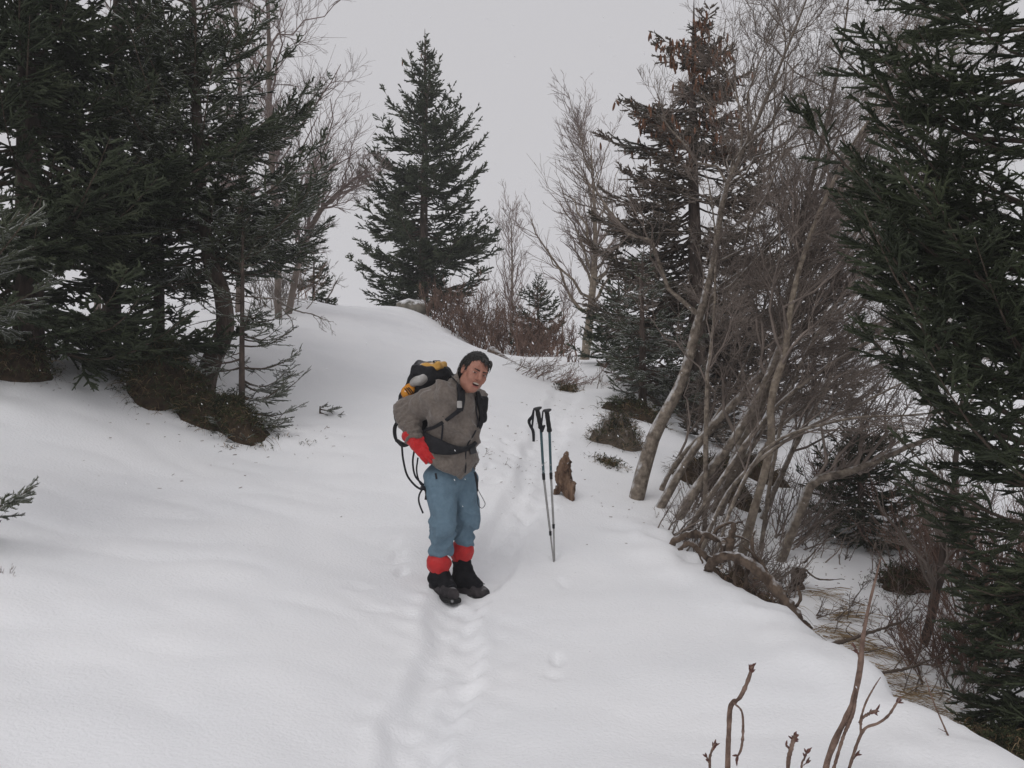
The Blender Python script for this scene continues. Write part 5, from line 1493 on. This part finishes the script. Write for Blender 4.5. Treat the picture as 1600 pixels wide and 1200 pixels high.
# ------------------------------------------------------------------ backpack (worn by the hiker, a thing of its own)
PU = nrm(B(682, 575, .10) - B(644, 690, .16))
PBk = nrm(-fwd - (-fwd @ PU) * PU)
PRt = np.cross(PBk, PU); PRt = PRt if PRt @ rgt > 0 else -PRt
PA = np.stack([PBk, PRt, PU])
PC = B(664, 622, .10)
pack = thing('backpack', PC - PU * .26, 'black hiking backpack with yellow lid worn by the hiker', 'backpack')
def f_bag(p):
    d = rbox(p, PC, (.105, .145, .235), .075, PA)
    return smin(d, rbox(p, PC - PU * .08 + PBk * .09, (.055, .11, .12), .05, PA), .03)
V, fl = solidify(f_bag, PC - .36, PC + .36, .0095)
V = wr(V, f_bag, .007, (.06, .2), 71)
bag = mk('main_bag', V, fl, M['pack_black'], pack)
LC = B(676, 573, .06)
LA = np.stack([nrm(np.array([.95, -.15, .16])), nrm(np.array([.15, .98, 0])), nrm(np.array([-.16, .0, .98]))])
def f_lid(p):
    d = rbox(p, LC, (.075, .10, .026), .020, LA)
    return d
V, fl = solidify(f_lid, LC - .22, LC + .22, .0075)
V = wr(V, f_lid, .006, (.05, .15), 72)
lid = mk('lid', V, fl, M['pack_yellow'], pack)
def f_lid2(p): return rbox(p, LC + LA[2] * -.012 + LA[0] * -.085, (.050, .09, .045), .030, LA)
V, fl = solidify(f_lid2, LC - .2, LC + .2, .0075); V = wr(V, f_lid2, .005, (.05, .15), 73)
mk('lid_pocket', V, fl, M['pack_black'], lid)
V, fl = strap(f_lid, [LC + LA[2] * .06 + LA[0] * .035 - LA[1] * .15, LC + LA[2] * .08 + LA[0] * .03, LC + LA[2] * .06 + LA[0] * .03 + LA[1] * .13], .014, .004, lift=.006)
mk('lid_strap', V, fl, M['webbing'], lid)
GC = B(655, 595, -.05)
def f_gr(p): return ellip(p, GC, (.062, .05, .036), np.stack([nrm(np.array([1, 0, .30])), np.array([0, 1.0, 0]), nrm(np.array([-.30, 0, 1]))]))
V, fl = solidify(f_gr, GC - .13, GC + .13, .008); V = wr(V, f_gr, .005, (.05, .15), 74)
mk('grey_roll', V, fl, M['pack_grey'], pack)
OC = B(640, 611, -.01)
def f_or(p): return ellip(p, OC, (.060, .06, .044), np.stack([nrm(np.array([1, 0, .45])), np.array([0, 1.0, 0]), nrm(np.array([-.45, 0, 1]))]))
V, fl = solidify(f_or, OC - .14, OC + .14, .008); V = wr(V, f_or, .004, (.04, .12), 75)
pock = mk('side_pocket', V, fl, M['pack_orange'], pack)
for s in (-.02, .012, .04):
    V, fl = strap(f_or, [OC + np.array([-.05 + s, -.12, .06]), OC + np.array([0 + s, -.12, .0]), OC + np.array([.03 + s, -.12, -.05])], .006, .003, n=16)
    mk('cord', V, fl, M['webbing'], pock)
# harness on the jacket
def f_js(p): return np.minimum(f_jacket(p), f_torso(p))
FR = lambda a, b_: front(f_torso, a, b_)
for pts, w, nm in [
    ([B(700, 588, .02), B(709, 590, -.10), FR(717, 606), FR(719, 625), FR(717, 642)], [.055, .06, .06, .055, .04], 'shoulder_strap'),
    ([FR(717, 640), FR(702, 652), FR(684, 664), FR(668, 672), FR(660, 674)], [.030, .024, .022, .022, .02], 'adjuster_strap'),
    ([FR(744, 613), FR(748, 630), FR(750, 655), FR(747, 668)], [.05, .055, .04, .03], 'shoulder_strap'),
    ([FR(662, 684), FR(670, 690), FR(684, 697), FR(704, 702), FR(722, 701), FR(737, 695), FR(742, 690)], [.080, .100, .100, .070, .036, .032, .03], 'hip_belt'),
    ([FR(692, 650), FR(692, 665), FR(690, 690)], [.012, .010, .012], 'load_strap')]:
    V, fl = strap(f_js, pts, w, .012 if w[0] > .03 else .005, lift=.010 if nm == 'adjuster_strap' else .006)
    mk(nm, V, fl, M['webbing'] if w[0] < .03 else M['pack_black'], pack)
def on_front(px, py, lift):
    """walk in from the camera side to the harness surface"""
    lo_, hi_ = -.6, .2
    for dd in np.linspace(-.6, .2, 400):
        if f_js(B(px, py, dd)[None])[0] < lift: return B(px, py, dd)
    return B(px, py, -.2)
c = on_front(718, 632, .018)
V, fl = solidify(lambda p: rbox(p, c, (.016, .008, .022), .005, np.eye(3)), c - .04, c + .04, .004); mk('buckle', V, fl, M['pack_grey'], pack)
c = on_front(738, 702, .012)
V, fl = solidify(lambda p: rbox(p, c, (.022, .012, .030), .006, np.stack([nrm(np.array([.8, .6, .25])), nrm(np.array([-.6, .8, 0])), nrm(np.array([-.2, -.1, 1]))])), c - .06, c + .06, .005); mk('buckle', V, fl, M['buckle'], pack)
c = B(751, 640, -.06)
V, fl = solidify(lambda p: rbox(p, c, (.028, .045, .085), .02, np.stack([nrm(np.array([.8, -.6, -.1])), nrm(np.array([.6, .8, 0])), nrm(np.array([.08, -.06, 1]))])), c - .13, c + .13, .006)
V = wr(V, lambda p: np.linalg.norm(p - c, axis=1) - .05, .004, (.04, .12), 81)
mk('chest_pouch', V, fl, M['pack_black'], pack)
# loose webbing hanging from the pack
for pts, w in [([B(628, 698, .0), B(630, 718, .02), B(636, 742, .02), B(648, 758, .0), B(660, 766, -.03)], .013),
               ([B(648, 700, -.1), B(645, 722, -.1), B(649, 744, -.1), B(662, 758, -.1)], .012),
               ([B(653, 715, -.1), B(651, 735, -.11), B(655, 752, -.11), B(662, 762, -.1)], .010),
               ([B(661, 762, -.1), B(655, 774, -.1), B(655, 786, -.1), B(661, 802, -.1)], .011),
               ([B(662, 762, -.1), B(666, 770, -.1), B(665, 781, -.1)], .014)]:
    V, fl = strap(None, pts, w, .004, follow=False, nref=(.25, -1, .1)); mk('loose_strap', V, fl, M['webbing'], pack)
c = B(661, 763, -.1)
V, fl = lump(c, .016, 4, 1.1, .8, 1.0, .12); mk('strap_knot', V, fl, M['webbing'], pack)
V, fl = strap(None, [B(622, 657, .16), B(617, 668, .16), B(617, 680, .15), B(620, 690, .14)], [.022, .026, .024, .018], .006, follow=False, nref=(-.2, -1, .1)); mk('side_strap', V, fl, M['pack_black'], pack)
V, fl = tube1([B(620, 688, .14), B(630, 695, .08), B(640, 692, .03)], [.012, .018, .014], 14, 6); mk('belt_wing', V, fl, M['pack_black'], pack)
# cord loop at his left pocket
V, fl = tube1([B(740, 738, -.06), B(744, 748, -.08), B(747, 765, -.08), B(755, 780, -.08), B(758, 788, -.08), B(753, 794, -.08), B(747, 788, -.08), B(746, 772, -.08), B(745, 755, -.08)], .0022, 30, 5)
mk('cord_loop', V, fl, M['webbing'], trousers)
V, fl = tube1([B(742, 738, -.07), B(745, 752, -.085), B(746, 768, -.085)], [.007, .009, .004], 10, 6)
mk('loop_tab', V, fl, M['webbing'], trousers)

# ------------------------------------------------------------------ trekking poles
M['grip'] = mat('grip', (0.010, 0.010, 0.011), (0.022, 0.021, 0.022), scale=60, rough=0.75, bump=0.4, bscale=150)
M['grip_top'] = mat('grip_top', (0.05, 0.05, 0.052), rough=0.6)
M['shaft_teal'] = mat('shaft_teal', (0.030, 0.070, 0.085), (0.042, 0.092, 0.108), scale=30, rough=0.4, spec=0.5)
M['shaft_grey'] = mat('shaft_grey', (0.30, 0.295, 0.285), (0.36, 0.355, 0.345), scale=40, rough=0.35, metal=0.7)
M['collar'] = mat('collar', (0.012, 0.012, 0.014), rough=0.5)
M['print'] = mat('print', (0.20, 0.23, 0.24), rough=0.5)
DP = meet(866, 878)
def pole(label, top, gb, col1, col2, tip, k):
    T_, GB, C1, C2, TP_ = [W(a, b_, DP + k * .02) for a, b_ in (top, gb, col1, col2, tip)]
    g = np.array([TP_[0], TP_[1], ground(TP_[0], TP_[1])])
    t = thing('trekking_pole', g, label, 'trekking pole')
    def seg(nm, a, b_, ra, rb, m, parent=t, n=10, S=12):
        V, fl = tube1([a, (a + b_) / 2, b_], [ra, (ra + rb) / 2, rb], n, S); return mk(nm, V, fl, M[m], parent)
    seg('upper_shaft', GB, C1, .0095, .0090, 'shaft_teal')
    seg('middle_shaft', C1, C2, .0078, .0076, 'shaft_grey')
    seg('lower_shaft', C2, TP_ + (TP_ - C2) * .02, .0062, .0055, 'shaft_grey')
    seg('tip', TP_, TP_ + nrm(TP_ - C2) * .10, .0055, .003, 'collar')
    ax = nrm(C1 - GB)
    seg('lock_collar', C1 - ax * .028, C1 + ax * .016, .0115, .0105, 'collar')
    seg('lock_collar', C2 - ax * .018, C2 + ax * .012, .0098, .0090, 'collar')
    for q in (.72, .86):
        a = GB + (C1 - GB) * q; seg('printed_band', a, a + ax * .012, .0099, .0099, 'print', n=4)
    ga = nrm(GB - T_); L_ = np.linalg.norm(GB - T_)
    pts = [T_ + ga * L_ * s for s in np.linspace(.02, 1.06, 14)]
    rad = [.0165, .0160, .0150, .0162, .0168, .0158, .0150, .0158, .0166, .0158, .0150, .0165, .0185, .0150]
    V, fl = tubes(np.array(pts)[None], np.array(rad)[None], 14, True); grip = mk('grip', V, fl, M['grip'], t)
    V, fl = tubes(np.array([T_ - ga * .010, T_ - ga * .006, T_ + ga * .004, T_ + ga * .014])[None], np.array([[.016, .030, .030, .014]]), 16, True)
    V = V + np.array([.004, 0, 0]); mk('grip_cap', V, fl, M['grip_top'], grip)
    return t, T_, GB
p1, T1, G1 = pole('trekking pole with its twisted wrist strap dangling free', (839, 638), (845, 668), (849.5, 746), (860, 834), (865.5, 880), 0)
p2, T2, G2 = pole('trekking pole with its wrist strap looped against its twin', (854, 641), (858.5, 673), (861, 745), (865, 823), (866.5, 880), 1)
Q = lambda a, b_, dd: W(a, b_, DP + dd)
V, fl = strap(None, [Q(834, 640, -.02), Q(832, 650, -.03), Q(827, 657, -.03), Q(828, 664, -.025), Q(833, 674, -.02), Q(834, 690, -.02)], [.012, .02, .024, .018, .022, .018], .004, follow=False, nref=(.3, -1, .2)); mk('wrist_strap', V, fl, M['webbing'], p1)
V, fl = strap(None, [Q(834, 641, -.015), Q(833, 652, -.015), Q(832, 662, -.02), Q(831, 670, -.02)], [.012, .014, .014, .012], .004, follow=False, nref=(.3, -1, .2)); mk('wrist_strap', V, fl, M['webbing'], p1)
V, fl = strap(None, [Q(848.5, 642, -.02), Q(847, 655, -.025), Q(845.5, 668, -.025), Q(847, 674, -.025), Q(851, 664, -.02)], [.010, .012, .014, .016, .014], .004, follow=False, nref=(.3, -1, .2)); mk('wrist_strap', V, fl, M['webbing'], p2)
# ------------------------------------------------------------------ falling snow and hazy air
M['flake'] = mat('flake', (0.9, 0.9, 0.92), rough=0.6)
rf = np.random.default_rng(77)
nf = 4200
dd = 3.2 + 11.0 * rf.random(nf) ** 0.6
fx = rf.uniform(-1150, 1150, nf) / F * dd
fz = CAM_Z + rf.uniform(-800, 800, nf) / F * dd
fp = np.stack([fx, dd, fz], -1)
fp = fp[fp[:, 2] > Hh(fp[:, :2]) + .05]
nf = len(fp)
octv = np.array([[1, 0, 0], [-1, 0, 0], [0, 1, 0], [0, -1, 0], [0, 0, 1], [0, 0, -1]], float)
octf = np.array([[0, 2, 4], [2, 1, 4], [1, 3, 4], [3, 0, 4], [2, 0, 5], [1, 2, 5], [3, 1, 5], [0, 3, 5]])
sz = rf.uniform(.0015, .0030, (nf, 1, 1)) * np.array([1.0, 1.0, 2.0])[None, None]
Vf = octv[None] * sz
sh = Vf[..., 2:3] * np.array([[[-.45, 0, 0]]])
Vf = (Vf + sh + fp[:, None]).reshape(-1, 3)
Ff = (octf[None] + (np.arange(nf) * 6)[:, None, None]).reshape(-1, 3)
o = mk('falling_snow', Vf, [Ff], M['flake'])
props(o, 'scattered white snowflakes drifting through the air', None, None, 'stuff')

hz = mk('haze', np.array([[x, y, z] for x in (-560, 560) for y in (-420, 600) for z in (-75, 11.5)], float),
        [np.array([[0, 1, 3, 2], [4, 6, 7, 5], [0, 4, 5, 1], [2, 3, 7, 6], [0, 2, 6, 4], [1, 5, 7, 3]])], M['flake'], smooth=False)
hm = bpy.data.materials.new('haze')
hm.use_nodes = True
hn, hl = hm.node_tree.nodes, hm.node_tree.links
hn.clear()
ho = hn.new('ShaderNodeOutputMaterial')
hv = hn.new('ShaderNodeVolumePrincipled')
hv.inputs['Color'].default_value = (0.97, 0.97, 0.98, 1)
hv.inputs['Density'].default_value = 0.0018
hv.inputs['Anisotropy'].default_value = 0.2
hl.new(hv.outputs[0], ho.inputs['Volume'])
hz.data.materials.clear(); hz.data.materials.append(hm)
props(hz, 'thin pale winter haze filling the air', None, None, 'stuff')
